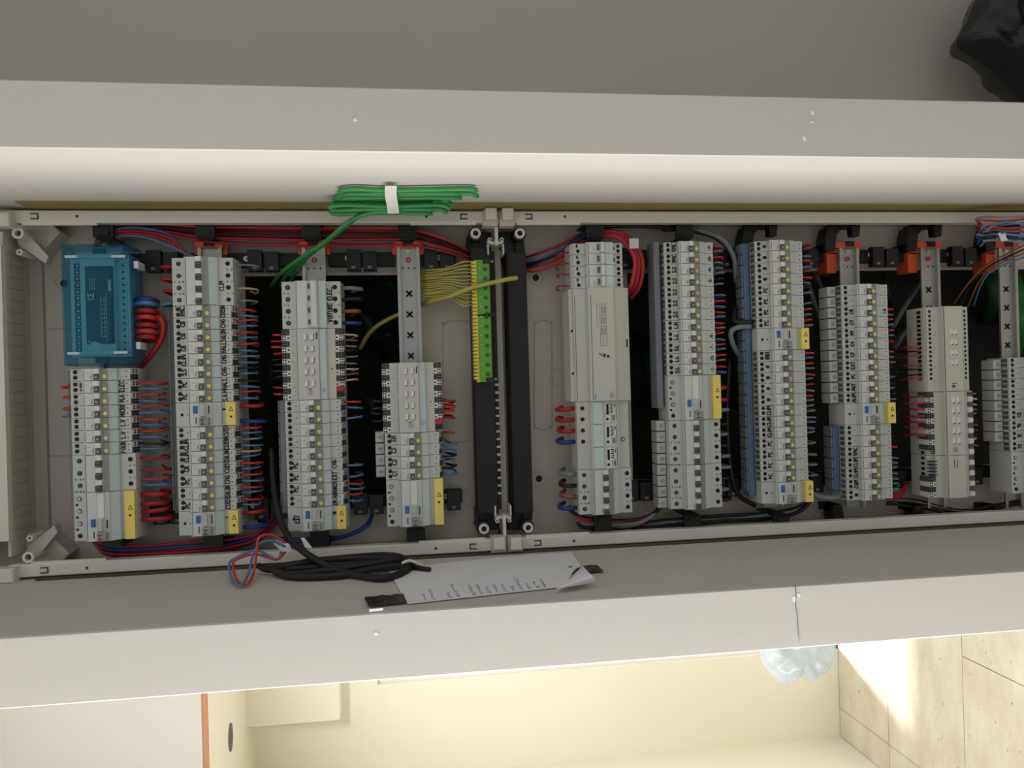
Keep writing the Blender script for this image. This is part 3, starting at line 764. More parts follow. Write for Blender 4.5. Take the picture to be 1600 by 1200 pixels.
def b_output(n):                                           # wide module with two lines of push buttons
    def build(add):
        h = n * MW / 2 - G
        add('body', MB().prism([(.060, .042), (.0200, .042), (.0200, .0330), (.0115, .0325), (.0115, .0225), (0, .0223), (0, -.0103), (.004, -.0108), (.006, -.0200), (.0115, -.0225), (.0115, -.0330), (.0200, -.0335), (.0200, -.0443), (.060, -.0443)], -h, h), 'module')
        lp = add('front_plate', MB().box(-h + .0006, h - .0006, -.0006, .0002, -.0098, .0218), 'module')
        add('printed_line', MB().box(-h + .001, h - .001, -.0009, -.0005, .0202, .0210), 'blue_line', lp)
        add('brand_mark', MB().box(h - .016, h - .006, -.0009, -.0005, -.0088, -.0066), 'dark_grey', lp)
        for k in range(5):
            x = h - .0125 - k * .0170
            for z in (.0085, -.0010):
                b = add('push_button', MB().bbox(x - .0046, x + .0042, -.0026, .0002, z - .0021, z + .0021, .0008), 'white')
                add('button_light', MB().box(x - .0055, x - .0042, -.0012, -.0004, z - .0012, z + .0010), 'ink', b)
                add('button_shade', MB().box(x - .0046, x + .0042, -.0010, -.0004, z - .0031, z - .0022), 'print_grey', b)
        add('selector', MB().bbox(-h + .008, -h + .013, -.0030, .0002, .001, .006, .001), 'screw')
        add('print', MB().box(-h + .0145, -h + .0165, -.0009, -.0004, .001, .006), 'print_grey')
        mb = MB(); mb.prism([(.0034, -.0112), (.0054, -.0196), (.0060, -.0196), (.0044, -.0112)], -h + .001, h - .001); add('label_window', mb, 'window_film')
        add('inspection_mark', MB().ring(-h + .014, -.015, .0036, .0046, .003, .0035, 4), 'print_grey')
        add('print', MB().disc(-h + .045, -.0275, .0110, .0118, .0011, 8), 'ink')
        for k in range(8): add('print', MB().box(h - .011 - k * .0125, h - .0098 - k * .0125, .0111, .0118, .027, .0285), 'print_grey')
        terminals(add, 12, h, .0326, 1, .0170, .0087)
        terminals(add, 10, h, -.0330, -1, .0170, .0087)
        rd = add('bus_connector', MB().box(-h + .003, -h + .019, .0125, .03, -.0440, -.0335), 'ink')
        add('bus_connector_top', MB().box(-h + .011, -h + .019, .0118, .0128, -.0436, -.0338), 'red_plastic', rd)
    return build

def b_bigbox(n):                                           # tall blank-fronted power supply
    def build(add):
        h = n * MW / 2 - G
        mb = MB().prism([(.060, .050), (.020, .048), (.016, .044), (.0115, .0425), (.0115, .0240), (-.004, .0225), (-.006, .0190), (-.006, -.0165), (-.001, -.0225), (.010, -.0445), (.060, -.0445)], -h, h)
        add('body', mb, 'module')
        add('front_plate', MB().box(-h + .001, h - .001, -.0066, -.0058, -.0160, .0190), 'module')
        add('printed_line', MB().box(-h + .001, h - .012, -.0070, -.0060, .0186, .0194), 'blue_line')
        add('side_groove', MB().box(-h + .001, h - .012, .0110, .0117, .0400, .0406), 'dark_grey')
        mb = MB()
        for zz in (.0100, .0052, .0004, -.0044): mb.box(h - .090 if zz < .0100 else h - .062, h - .026, -.0069, -.0065, zz - .00025, zz + .00025)
        for xx in (h - .026, h - .043, h - .060, h - .072, h - .090): mb.box(xx - .00025, xx + .00025, -.0069, -.0065, -.0044, .0100 if xx > h - .07 else .0052)
        for k in range(3):
            for zz in (.0026, -.0020): mb.box(h - .040 - k * .016, h - .030 - k * .016, -.0069, -.0065, zz - .0006, zz + .0006)
        add('printed_table', mb, 'print_grey')
        mb = MB(); strokes(mb, '~', h - .105, -.0075, .0155, -.0068, .0014, jit=.01)
        add('flash_sign', mb, 'ink')
        mb = MB()
        for k in range(4):
            mb.box(-h + .004, -h + .010 + (k % 3) * .003, -.0069, -.0065, -.0075 - k * .0022, -.0068 - k * .0022)
        mb.box(-h + .003, -h + .010, -.0069, -.0065, .0150, .0165)
        add('print', mb, 'print_grey')
        add('slot', MB().box(h - .092, h - .080, .0060, .0085, -.0412, -.0392), 'ink')
        for d in (.062, .128): add('latch', MB().prismy([(h - d, .0440), (h - d - .004, .0475), (h - d - .005, .0435)], .0150, .0172), 'ink')
    return build

def b_selector(n):                                          # three windowed dials, four big terminals
    def build(add):
        h = n * MW / 2 - G
        add('body', MB().prism([(.060, .042), (.0115, .042), (.0115, .0225), (.001, .0223), (.001, -.0205), (.0115, -.0225), (.0115, -.0400), (.060, -.0420)], -h, h), 'module')
        for k in range(3):
            x1 = h - .0010 - k * .035; x0 = x1 - .0335
            if k == 2: x0 = -h + .001
            add('label_window', MB().box(x0, x1, -.0008, .0014, .0040, .0190), 'window_film')
            add('window_bar', MB().box(x0 - .0012, x0 + .0004, -.0014, .0014, .0040, .0190), 'body_grey')
            x1 -= .0005
            p = add('dial_plate', MB().box(x1 - .031, x1 - .001, .0002, .0014, -.0180, -.0010), 'label_white')
            mb = MB(); mb.box(x1 - .019, x1 - .003, -.0002, .0005, -.0058, -.0022); mb.disc(x1 - .026, -.0036, -.0002, .0005, .0021); mb.box(x1 - .030, x1 - .018, -.0002, .0005, -.0150, -.0145)
            mb.box(x1 - .030, x1 - .018, -.0002, .0005, -.0105, -.0100); mb.box(x1 - .030, x1 - .0005, -.0002, .0005, -.0178, -.0172)
            for t in range(3): mb.box(x1 - .028, x1 - .020, -.0002, .0005, -.0142 + t * .0011, -.0138 + t * .0011)
            mb.box(x1 - .008, x1 - .002, -.0002, .0005, -.0158, -.0146)
            for t in range(5): mb.box(x1 - .016 + t * .003, x1 - .0145 + t * .003, -.0002, .0005, -.0125, -.0075 - (t % 2) * .002)
            add('dial_print', mb, 'ink', p)
        for k in range(4):
            x = h - .010 - k * .0172
            add('terminal_hole', MB().disc(x, .0330, .0108, .0118, .0032, 16), 'hole')
        x = h - .060
        add('terminal_hole', MB().disc(x, -.0305, .0108, .0118, .0034, 16), 'hole'); add('terminal_screw', MB().disc(x, -.0305, .0104, .0110, .0024, 10), 'screw')
    return build

def b_fused(n=1):                                           # narrow fused breaker of the fifth column
    def build(add):
        h = MW / 2 - G
        add('body', MB().prism([(.060, .044), (.018, .044), (.0115, .0400), (.0115, .0225), (0, .0223), (0, -.0200), (.0100, -.0225), (.0100, -.0370), (.060, -.0400)], -h, h), 'body')
        lp = add('label_plate', MB().box(-h + .0006, h - .0006, -.0005, .0002, .0085, .0200), 'label_white')
        add('printed_line', MB().box(-h + .001, h - .002, -.0008, -.0004, .0188, .0196), 'dark_grey', lp)
        add('print', MB().box(-h + .003, h - .006, -.0007, -.0004, .0110, .0115), 'print_grey', lp)
        add('toggle', MB().bbox(-h + .0004, h - .0004, -.0070, .0002, -.0050, .0005, .0012), 'label_white')
        add('toggle_window', MB().box(-.004, .005, -.0012, .0002, .0020, .0055), 'toggle')
        add('label_window', MB().box(-h + .0003, h - .0003, -.0007, .0002, -.0185, -.0070), 'window_film')
        add('terminal_hole', MB().disc(-.0035, .0330, .0108, .0118, .0028, 14), 'hole')
        add('terminal_hole', MB().prismy([(.0045 + .0028 * math.cos(a * .3927), .0335 + .0028 * math.sin(a * .3927)) for a in range(9)], .0108, .0118), 'hole')
        for x in (-.0037, .0037): add('terminal_hole', MB().disc(x, -.0305, .0094, .0103, .0028, 14), 'hole')
    return build

def b_input(n):                                             # module with many screw terminals
    def build(add):
        h = n * MW / 2 - G
        add('body', MB().prism([(.060, .044), (.018, .044), (.0115, .0425), (.0115, .0225), (0, .0223), (0, -.0125), (.009, -.0215), (.009, -.0225), (.016, -.0225), (.016, -.0350), (.060, -.0370)], -h, h), 'module')
        add('front_plate', MB().box(-h + .0006, h - .0006, -.0006, .0002, -.0115, .0200), 'module')
        add('printed_line', MB().box(-h + .001, h - .001, -.0009, -.0004, .0196, .0204), 'dark_grey')
        add('label_window', MB().prism([(.0002, -.0128), (.0082, -.0208), (.0088, -.0205), (.0008, -.0125)], -h + .001, h - .001), 'window_film')
        for k in range(16):
            x = h - .0075 - k * .00735
            add('terminal_hole', MB().disc(x, .0370, .0108, .0118, .0024, 10), 'hole')
            add('terminal_opening', MB().box(x - .0024, x + .0024, .0240, .0330, .0436, .0445), 'ink')
            add('terminal_hole', MB().disc(x, -.0290, .0153, .0162, .0024, 10), 'hole')
        for k in range(4):
            x = h - .043 - k * .0165
            for z in (.0075, .0005):
                b = add('push_button', MB().bbox(x - .0050, x + .0050, -.0022, .0002, z - .0026, z + .0026, .0010), 'white')
                add('button_light', MB().box(x - .0042, x - .0030, -.0027, -.0020, z - .0016, z + .0012), 'ink', b)
        mb = MB(); mb.box(-h + .006, -h + .010, -.0016, -.0004, .0035, .0085); add('bus_button', mb, 'dark_grey')
        add('print', MB().box(-h + .012, -h + .0135, -.0009, -.0004, .000, .0085), 'print_grey')
        for k in (2, 5, 9, 12): add('print', MB().box(h - .01 - k * .0074, h - .008 - k * .0074, .0111, .0118, .0285, .0300), 'print_grey')
    return build

def b_dimmer(n, buttons):
    def build(add):
        h = n * MW / 2 - G
        add('body', MB().prism([(.060, .043), (.0190, .043), (.0190, .0335), (.0115, .0330), (.0115, .0225), (0, .0223), (0, -.0125), (.008, -.0215), (.014, -.0225), (.014, -.0380), (.060, -.0400)], -h, h), 'module')
        add('front_plate', MB().box(-h + .0006, h - .0006, -.0006, .0002, -.0115, .0200), 'module')
        add('printed_line', MB().box(-h + .001, h - .001, -.0009, -.0004, .0196, .0204), 'dark_grey')
        add('label_window', MB().prism([(.0002, -.0128), (.0072, -.0208), (.0078, -.0205), (.0008, -.0125)], -h + .001, h - .001), 'window_film')
        if buttons:
            for k in range(5):
                x = h - .014 - k * .0168
                for z in (.0080, -.0005):
                    b = add('push_button', MB().bbox(x - .0052, x + .0052, -.0024, .0002, z - .0026, z + .0026, .0012), 'white')
                    add('button_light', MB().box(x - .0050, x - .0036, -.0029, -.0022, z - .0016, z + .0010), 'ink', b)
            add('bus_button', MB().bbox(-h + .006, -h + .013, -.003, .0002, .003, .009, .001), 'body_grey')
            terminals(add, 11, h, .0333, 1, .0160, .0087)
            for k in range(3): add('vent_slot', MB().box(-h + .003 + k * .003, -h + .0042 + k * .003, .0110, .0118, .0335, .0420), 'ink')
        else:
            add('front_line', MB().box(h - .020, h - .006, -.0010, -.0004, .0080, .0086), 'ink'); add('front_line', MB().box(h - .020, h - .006, -.0010, -.0004, .0030, .0036), 'ink')
            for k in range(5): add('vent_slot', MB().box(h - .010 - k * .0056, h - .0086 - k * .0056, .0100, .0195, .0310, .0428), 'ink')
            terminals(add, 4, h - .034, .0333, 1, .0160, .0087)
        for k in range(int(n * 2)):
            x = h - .005 - k * .0087
            add('terminal_opening', MB().box(x - .0022, x + .0022, .0250, .0330, .0426, .0435), 'ink')
            add('push_terminal', MB().box(x - .0036, x + .0036, .0120, .0145, -.0376, -.0290), 'white' if k % 2 else 'dark_grey')
    return build

def write(root, txt, z, h, y, cx=0.0, maxw=.0168, wid=.0011):
    mb = MB(); strokes(mb, txt, cx, z, h, y, wid, maxw); mb.build('handwriting', 'ink', root)

ROWS = {
 1: (575.3, [('b', '', '')] + [('b', a, b) for a, b in (('ALARM', 'ELEC'), ('', 'M.A'), ('', 'MICRO'), ('', 'L.V'), ('', 'L.V'), ('', 'FOUR'))] + [('p3', '', ''), ('r4', '', '')]),
 2: (400.5, [('p4', '', 'CLIM')] + [('b', a, b) for a, b in (('VMC', 'CUISIN'), ('CB', 'CHG'), ('CB', 'SALON'), ('CB', 'HALL'), ('CLIM', 'CHG'), ('S.S', 'CHG'), ('PC', 'HALL'), ('PC', 'S.A.M'))] + [('r2', '', 'II')]
     + [('b', a, b) for a, b in (('', 'CUISI'), ('CLIM', 'CUISIN'), ('CLIM', 'SALON'), ('CB', 'CUISI'), ('PC', 'CHG'), ('', 'SALON'), ('PC', 'CUISI'))] + [('r2', '', 'I')]),
 3: (438, [('c4', '', 'VOITURE ELEC.'), ('o6', '', '')] + [('b', a, b) for a, b in (('', ''), ('', ''), ('', ''), ('', ''), ('', ''), ('PC', 'CHG'), ('PC', 'EXT'), ('PC', 'MARCH'), ('', 'EM HA'))] + [('r2', 'EXT', 'III')]),
 4: (566, [('o6', '', '')] + [('b', a, '') for a in ('CH', 'C3', 'C2', 'C1')] + [('r4', '', '')]),
 5: (378, [('f', '', 'XI'), ('f', '', 'SO'), ('f', '', ''), ('f', '', ''), ('x10', '', ''), ('s6', '', ''), ('p4', '', '')]),
 6: (376.4, [('b', a, b) for a, b in (('VMC', '11'), ('VMC', 'BI'), ('S.S', '14'), ('S.S', '12'), ('S.S', ''), ('S.S', ''), ('S.S', ''), ('L.N', ''), ('L.L', '17'), ('S.L', '7'), ('L.L', '72'), ('S.L', 'C'))] + [('r4', '', ''), ('p4', '', ''), ('p4', '', '')]),
 7: (374.5, [('b', a, '') for a in ('Q', 'Q', 'Q', 'Q', 'PC', 'PC', 'PC', 'PC')] + [('r2', '', '')] + [('b', a, '') for a in ('IRRI', 'Q', 'Q', 'Q', 'Q', 'CLIM', 'CLIM', 'CLIM', 'PC', 'PC', 'PC', 'PC')] + [('r2', '', '')]),
 8: (443.2, [('b', a, b) for a, b in (('', ''), ('', ''), ('C8', 'C12'), ('C7', ''), ('N9', ''), ('C4', ''), ('C7', ''), ('EXT', ''), ('PC', ''), ('AUT', ''), ('ALIM', ''))] + [('r2', '', '')] + [('b', a, '') for a in ('', '', 'VMC', 'CLIM', 'CLIM', 'CUM', 'Q')]),
 9: (478, [('i8', '', ''), ('d6', '', ''), ('e4', '', '')]),
 10: (557.5, [('b', a, '') for a in ('', '', '', '', '', 'C2', '92', '12', '72')] + [('r4', '', '')]),
}
KINDS = {'b': 1, 'p3': 3, 'p4': 4, 'c4': 4, 'o6': 6, 'r2': 2, 'r4': 4, 'f': 1, 'x10': 10, 's6': 6, 'i8': 8, 'd6': 6, 'e4': 4}
PLACES = {}                                                  # row -> [(kind, centre x)]
for row, (v0, devs) in ROWS.items():
    uc, vc = ROWC[row - 1]
    x = at(uc, v0, 0).x; z = RZ[row]
    nb = sum(1 for d in devs if d[0] == 'b'); seen = {}; tot = {}
    for d in devs: tot[d[0]] = tot.get(d[0], 0) + 1
    PLACES[row] = []
    for k, a, b in devs:
        n = KINDS[k]; cx = x - n * MW / 2; x -= n * MW
        seen[k] = seen.get(k, 0) + 1; o = seen[k]
        PLACES[row].append((k, cx))
        where = f'in the {COLN[row]} column from left'
        loc = (cx, 0, z)
        if k == 'b':
            led = 'peach_led' if row in (6, 7) and o in (3, 5, 10, 11) and not (row == 7 and o in (3, 5)) else 'yellow_led'
            r = spawn('circuit_breaker', 'b' + led, b_breaker(led), loc)
            mk = f' marked {a.replace(".", " ").strip()}' if a and a != 'Q' else (f' marked {b.replace(".", " ").strip()}' if b else '')
            if len(mk.split()) > 3: mk = ''
            tag(r, f'{ORD[o]} narrow grey breaker{mk} from the top {where}', 'circuit breaker', f'narrow breakers in column {row}')
        elif k in ('p3', 'p4'):
            r = spawn('wide_breaker', k, b_pole(n), loc)
            w = {'p3': 'three-toggle', 'p4': 'four-toggle'}[k]
            ex = ', lower of two' if tot[k] > 1 and o == 2 else (', upper of two' if tot[k] > 1 else '')
            tag(r, f'wide grey {w} breaker {where}{ex}', 'circuit breaker')
        elif k == 'c4':
            r = spawn('contactor', k, b_contactor(n), loc); tag(r, 'grey four-pole contactor handwritten VOITURE ELEC above the button module', 'contactor')
        elif k == 'o6':
            r = spawn('output_module', k, b_output(n), loc); tag(r, f'white module with two lines of push buttons {where}', 'control module')
        elif k in ('r2', 'r4'):
            r = spawn('residual_current_switch', k, b_rcd(n), loc)
            ex = '' if tot[k] == 1 else (', upper one' if o == 1 else ', lower one')
            tag(r, f'{"wide" if n == 4 else "small"} safety switch with yellow flag {where}{ex}', 'safety switch')
        elif k == 'f':
            r = spawn('fused_breaker', k, b_fused(), loc); tag(r, f'{ORD[o]} narrow breaker from the top above the big white box', 'circuit breaker', 'narrow breakers in column 5')
        elif k == 'x10':
            r = spawn('power_supply', k, b_bigbox(n), loc); tag(r, 'big blank white box with black flash sign in the fifth column', 'power supply')
        elif k == 's6':
            r = spawn('dial_switch', k, b_selector(n), loc); tag(r, 'white device with three printed dial windows under the big white box', 'dial switch')
        elif k == 'i8':
            r = spawn('input_module', k, b_input(n), loc); tag(r, 'white module with a line of sixteen round terminal holes in the ninth column', 'control module')
        elif k == 'd6':
            r = spawn('dimmer_module', k, b_dimmer(n, True), loc); tag(r, 'white module with ten buttons, middle of the ninth column', 'control module')
        elif k == 'e4':
            r = spawn('interface_module', k, b_dimmer(n, False), loc); tag(r, 'plain white module with black vent slots, bottom of the ninth column', 'control module')
        if a:
            small = a == 'ALARM'
            write(r, a, (.0262 if row < 5 else .0233) if not small else .0262, .0062 if not small else .0034, .01085, 0, .0160 * (1 if k == 'b' else 1.4), .0015 if not small else .0008)
        if b:
            zz, hh, yy = (-.0298, .0062, .0115) if k == 'b' else (-.0290, .0056, .0117)
            if k == 'c4': write(r, b, -.0300, .0066, .0112, 0, .060, .0015)
            elif k == 'p4': write(r, b, -.0290, .0060, .0117, -.006, .03)
            elif k in ('r2',): write(r, b, -.0275, .0050, .0117, .006, .02, .0014)
            elif k == 'f': write(r, b, -.0250, .0046, .0097, 0, .012)
            elif row >= 6: write(r, b, -.0345, .0046, .0117, 0, .014)
            else: write(r, b, zz, hh, yy, 0, .0168, .0014)

# ------------------------------------------------------------------ blue-covered control unit at the top of the first column
z = RZ[1]; xt, xb_ = at(155, 382, 0).x, at(160, 570, 0).x; cx = (xt + xb_) / 2; h = (xt - xb_) / 2
t = empty('control_unit', (cx, 0, z)); tag(t, 'large translucent blue-covered control unit above the leftmost breakers', 'control unit')
MB().prism([(.060, .040), (.016, .040), (.016, .0235), (.006, .0230), (.006, -.0230), (.016, -.0235), (.016, -.0400), (.060, -.0400)], -h + .012, h - .012).build('body', 'teal_body', t)
MB().box(-h + .030, h - .030, .0045, .0062, -.0215, .0160).build('front_plate', 'teal_dark', t)
for s in (1, -1):
    MB().box(s * (h - .017) - .0018, s * (h - .017) + .0018, -.001, .012, -.0400, .0400).build('cover_rib', 'teal_body', t)
    MB().box(s * (h - .009) - .006, s * (h - .009) + .006, .012, .020, -.008, .008).build('cover_boss', 'teal_dark', t)
for k in range(14):
    x = h - .028 - k * .0092
    for zz, mm in ((.0300, 'teal_dark'), (-.0320, 'teal_body')):
        q = MB().box(x - .0038, x + .0038, .0145, .0165, zz - .0045, zz + .0045).build('terminal', mm, t)
        MB().disc(x, zz, .0138, .0147, .0020, 10).build('terminal_screw', 'body' if zz > 0 else 'teal_dark', q)
mb = MB()
strokes(mb, 'CE', h - .073, .0050, .0075, .0040, .0013, jit=.02)
strokes(mb, '~', h - .140, -.0020, .0150, .0040, .0015, jit=.01)
for k in range(3): mb.box(h - .064 + k * .0, h - .047, .0040, .0045, .0092 - k * .0030, .0098 - k * .0030)
for k in range(9): mb.box(h - .078 - k * .0065, h - .073 - k * .0065, .0040, .0045, -.0045, -.0040); mb.box(h - .078 - k * .0065, h - .074 - k * .0065, .0040, .0045, -.0090, -.0085); mb.box(h - .0785 - k * .0065, h - .0780 - k * .0065, .0040, .0045, -.0115, -.0040)
mb.box(h - .137, h - .070, .0040, .0045, -.0118, -.0114)
mb.build('print', 'white', t)
mb = MB(); strokes(mb, 'DIMPLEX', h - .057, -.0185, .0036, .0042, .0009, maxw=.024, jit=.02); mb.build('brand_mark', 'white', t)
prof = [(.050, .0475), (.004, .0470), (.000, .0450), (-.001, .0250), (-.005, .0225), (-.005, -.0200), (-.001, -.0225), (.002, -.0440), (.006, -.0460), (.050, -.0470)]
mb = MB(); n = len(prof); inner = [(y + .0018 if 0 < i < n - 1 else y, zz * .965) for i, (y, zz) in enumerate(prof)]
mb.prism(prof + inner[::-1], -h, h)
for a, b in ((-h, -h + .0016), (h - .0016, h)): mb.prism(inner, a, b)
mb.build('cover', 'teal_cover', t)
for s, d in ((1, .026), (-1, .028)): MB().box(s * (h - d) - .006, s * (h - d) + .004, .012, .040, -.0535, -.0475).build('side_tab', 'white', t)

# ------------------------------------------------------------------ comb busbars along the upper side of the columns
def busbar(row, va, vb, m, caps, label, z_extra=0.0, y0=.028, y1=.052):
    uc, vc = ROWC[row - 1]; z = RZ[row] + .0430 + z_extra
    xa, xb = at(uc, va, .03).x, at(uc, vb, .03).x
    e = empty('comb_busbar', ((xa + xb) / 2, .04, z)); tag(e, label, 'busbar'); L = (-(xa + xb) / 2, -.04, -z)
    if m: MB().bbox(xb, xa, y0, y1, z, z + .0100, .002).build('busbar_strip', m, e, L)
    if caps:
        x = xa
        while x - MW > xb - .004:
            MB().bbox(x - MW + .0008, x - .0008, y0 + (.002 if m else -.002), y1 + .003, z + (.0102 if m else .0), z + (.0125 if m else .0140), .0016).build('busbar_cap', 'cap_clear' if not m else 'busbar_grey', e, L)
            if not m: MB().disc(x - MW / 2, z + .0068, y0 - .0026, y0 - .0018, .0036, 12).build('busbar_eye', 'body_grey', e, L)
            x -= MW
    return e
busbar(1, 578, 838, 'busbar_grey', False, 'grey comb busbar along the left side of the leftmost breakers')
busbar(2, 482, 800, 'dark_grey', True, 'grey comb busbar along the left side of the second column')
busbar(3, 624, 800, 'busbar_grey', True, 'grey comb busbar along the left side of the third column')
busbar(4, 672, 748, None, True, 'clear capped busbar along the left side of the fourth column')
busbar(6, 378, 636, 'busbar_grey', False, 'long grey busbar cover left of the sixth column', .002, .022, .056)
busbar(6, 655, 795, None, True, 'clear capped busbar left of the lower sixth column')
busbar(7, 380, 772, 'busbar_blue', True, 'long blue comb busbar left of the seventh column', .001)
busbar(8, 447, 638, None, True, 'clear capped busbar left of the upper eighth column')
busbar(8, 664, 765, 'busbar_blue', True, 'short blue comb busbar left of the lower eighth column')
busbar(10, 560, 700, None, True, 'clear capped busbar left of the tenth column')

# ------------------------------------------------------------------ wires
def wire(pts, r, m, label, group=None, name='wire', k=6, n=7, cat='wire'):
    pts = smooth(pts, k); o = pts[0].copy()
    mb = MB(); mb.tube([p - o for p in pts], r, n)
    w = mb.build(name, m); w.location = o
    return tag(w, label, cat, group)
CN = {'w_red': 'red', 'w_red2': 'red', 'w_blue': 'blue', 'w_dblue': 'dark blue', 'w_grey': 'grey', 'w_black': 'black', 'w_white': 'white', 'w_brown': 'brown', 'w_beige': 'beige'}
CC = {'r': 'w_red2', 'R': 'w_red', 'b': 'w_blue', 'B': 'w_dblue', 'g': 'w_grey', 'k': 'w_black', 'w': 'w_white', 'n': 'w_brown', 'e': 'w_beige'}
CNT = {}
def loop(row, x, c, side, length=.032, r=.0016, y0=.027, droop=0.0, z0=None):
    m = CC[c]; z = RZ[row]; s = side
    za = z + s * (.0400 if z0 is None else z0)
    j = lambda q: random.uniform(-q, q)
    Ln = length * random.uniform(.9, 1.08)
    xe = x + j(.0022) + droop
    P = [(x, y0 + .006, za - s * .004), (x, y0, za + s * .004), (x + (xe - x) * .5, y0 - .005 + j(.002), za + s * Ln * .5), (xe, y0 + .001 + j(.002), za + s * Ln * .9),
         (xe + j(.001), y0 + .014, za + s * Ln), (xe + j(.003), y0 + .032, za + s * Ln * .82), (xe + j(.003), y0 + .050, za + s * Ln * .45)]
    key = (row, side, CN[m]); CNT[key] = CNT.get(key, 0) + 1
    sd = 'right' if s < 0 else 'left'
    return wire(P, r, m, f'{ORD[CNT[key]]} short {CN[m]} wire loop from the top on the {sd} of the {COLN[row]} column', f'short wire loops {sd} of column {row}', k=4)
def bl(row): return [x for k, x in PLACES[row] if k == 'b']
def side_loops(row, spec, length, r=.0016):
    for x, c in zip(bl(row), spec):
        if len(c) > 0 and c[0] != '.': loop(row, x + .0042, c[0], -1, length, r)
        if len(c) > 1 and c[1] != '.': loop(row, x - .0040, c[1], -1, length, r)
side_loops(1, ['', 'rb', 'rb', 'rb', 'rb', 'rb', 'kb'], .040)
side_loops(2, ['rb', 'rb', 'rb', 'rb', 'gb', 'kb', 'kb', 'rb', 'rb', 'gb', 'eb', 'rb', 'rb', 'rb', 'rb'], .030)
side_loops(3, ['rb', '.b', '', '', '', '.g', '.b', 'rb', 'rb'], .026)
side_loops(4, ['n.', 'bb', 'kg', 'kb'], .024, .0018)
side_loops(6, ['rg', 'rg', 'gg', 'kg', '.b', 'rb', 'rb', 'rg', 'rb', 'rb', 'rg', 'rb'], .024)
side_loops(7, ['Rk', 'br', 'bR', 'rb', 'kg', '.b', 'ng', 'rg', 'rb', 'rb', 'rb', 'Rg', 'rg', 'gg', 'gg', 'bg', '.g', '.g', '.g', '.g'], .023)
side_loops(8, ['', '', 'rb', 'rb', 'rb', 'R.', 'rg', 'gk', '.b', 'kg', 'kb', '', '', 'r.', 'bb', 'gg', 'gb', 'gR'], .020)
def dev(row, kind, i=0): return [x for k, x in PLACES[row] if k == kind][i]
x = dev(1, 'p3')
for d, c in ((.0175, 'R'), (0, 'R'), (-.0140, 'r'), (-.0215, 'b')): loop(1, x + d, c, -1, .044)
x = dev(1, 'r4')
for d, c in ((.026, 'R'), (.012, 'R'), (.000, 'R'), (-.010, 'R')): loop(1, x + d, c, -1, .040, .0036)
for k, (xx, c) in enumerate(zip(bl(1)[1:], ('r', 'r', 'r'))): loop(1, xx + .003, c, 1, .022, .0021)
loop(1, bl(1)[3] - .005, 'b', 1, .022, .0021)
x = dev(2, 'p4')
for d, c in ((.0262, 'R'), (.0087, 'R'), (-.0087, 'R'), (-.0262, 'b')): loop(2, x + d - .003, c, 1, .022, .0022)
for d, c in ((.0262, 'g'), (-.0087, 'e'), (-.0262, 'g')): loop(2, x + d, c, -1, .032, .0016)
for i in (0, 1):
    x = dev(2, 'r2', i)
    loop(2, x + .010, 'R', -1, .036, .0030); loop(2, x - .012, 'B', -1, .036, .0030)
x = dev(3, 'c4')
for d, c in ((.0262, 'g'), (.0087, 'k'), (-.0087, 'n'), (-.0262, 'B')): loop(3, x + d, c, -1, .030, .0030)
x = dev(3, 'o6')
for k, c in enumerate(('w', 'n', 'g', 'k', 'g', 'g', 'w', 'n', 'w')): loop(3, x + .044 - k * .0087, c, -1, .024, .0013, .022)
for k, c in enumerate(('r', 'R', 'r', 'R', 'k', 'k', 'k', 'k', '', 'R', 'r')):
    if c: loop(3, x + .044 - k * .0087, c, 1, .020, .0015, .022)
x = dev(4, 'o6')
for k, c in enumerate(('', '', '', '', '', '', 'R', 'r', 'r', 'R')):
    if c: loop(4, x + .046 - k * .0087, c, -1, .024, .0019, .022)
for k in range(4): loop(4, x - .005 - k * .0095, 'k', 1, .022, .0018, .022)
for xx in [q for k, q in PLACES[5] if k == 'f']: loop(5, xx - .003, 'R', 1, .020, .0012, .026, z0=.043)
x = dev(5, 's6')
for k, c in enumerate('RRRB'): loop(5, x + .042 - k * .0175, c, 1, .026, .0036)
x = dev(5, 'p4')
for k, c in enumerate('gknB'): loop(5, x + .026 - k * .0175, c, 1, .026, .0036)
x = dev(6, 'r4')
for d, c in ((.012, 'R'), (-.006, 'R'), (-.022, 'g')): loop(6, x + d, c, -1, .022, .0032)
for i in (0, 1):
    x = dev(6, 'p4', i)
    for k, c in enumerate('gkgk' if i else 'kgkg'): loop(6, x + .026 - k * .0175, c, -1, .024, .0026)
x = dev(9, 'i8')
for k, c in ((8, 'r'), (9, 'k'), (10, 'r'), (12, 'n'), (13, 'k'), (14, 'k'), (15, 'r')): loop(9, x + .0625 - k * .00735, c, 1, .018, .0013, .026, z0=.043)
x = dev(9, 'd6')
for k, c in enumerate('RrRRRrR'): loop(9, x + .046 - k * .0087 * 1.25, c, 1, .020, .0017, .020)
for k, c in enumerate(('g', 'w', 'w', 'r', 'g', 'k', 'n', 'R', 'k', 'w', 'r')): loop(9, x + .047 - k * .0085, c, -1, .018, .0013, .022, z0=.036)

def W(pts, r, c, label, group=None, **kw):
    return wire([at(*p) for p in pts], r, CC.get(c, c), label, group, **kw)
OC = {}
def nth(key, c):
    k = (key, CN[CC[c]]); OC[k] = OC.get(k, 0) + 1; return ORD[OC[k]] + ' ' + k[1]
def jig(pts, a=1.5, b=.004): return [(u + random.uniform(-a, a), v + random.uniform(-a, a), y + random.uniform(-b, b)) for u, v, y in pts]
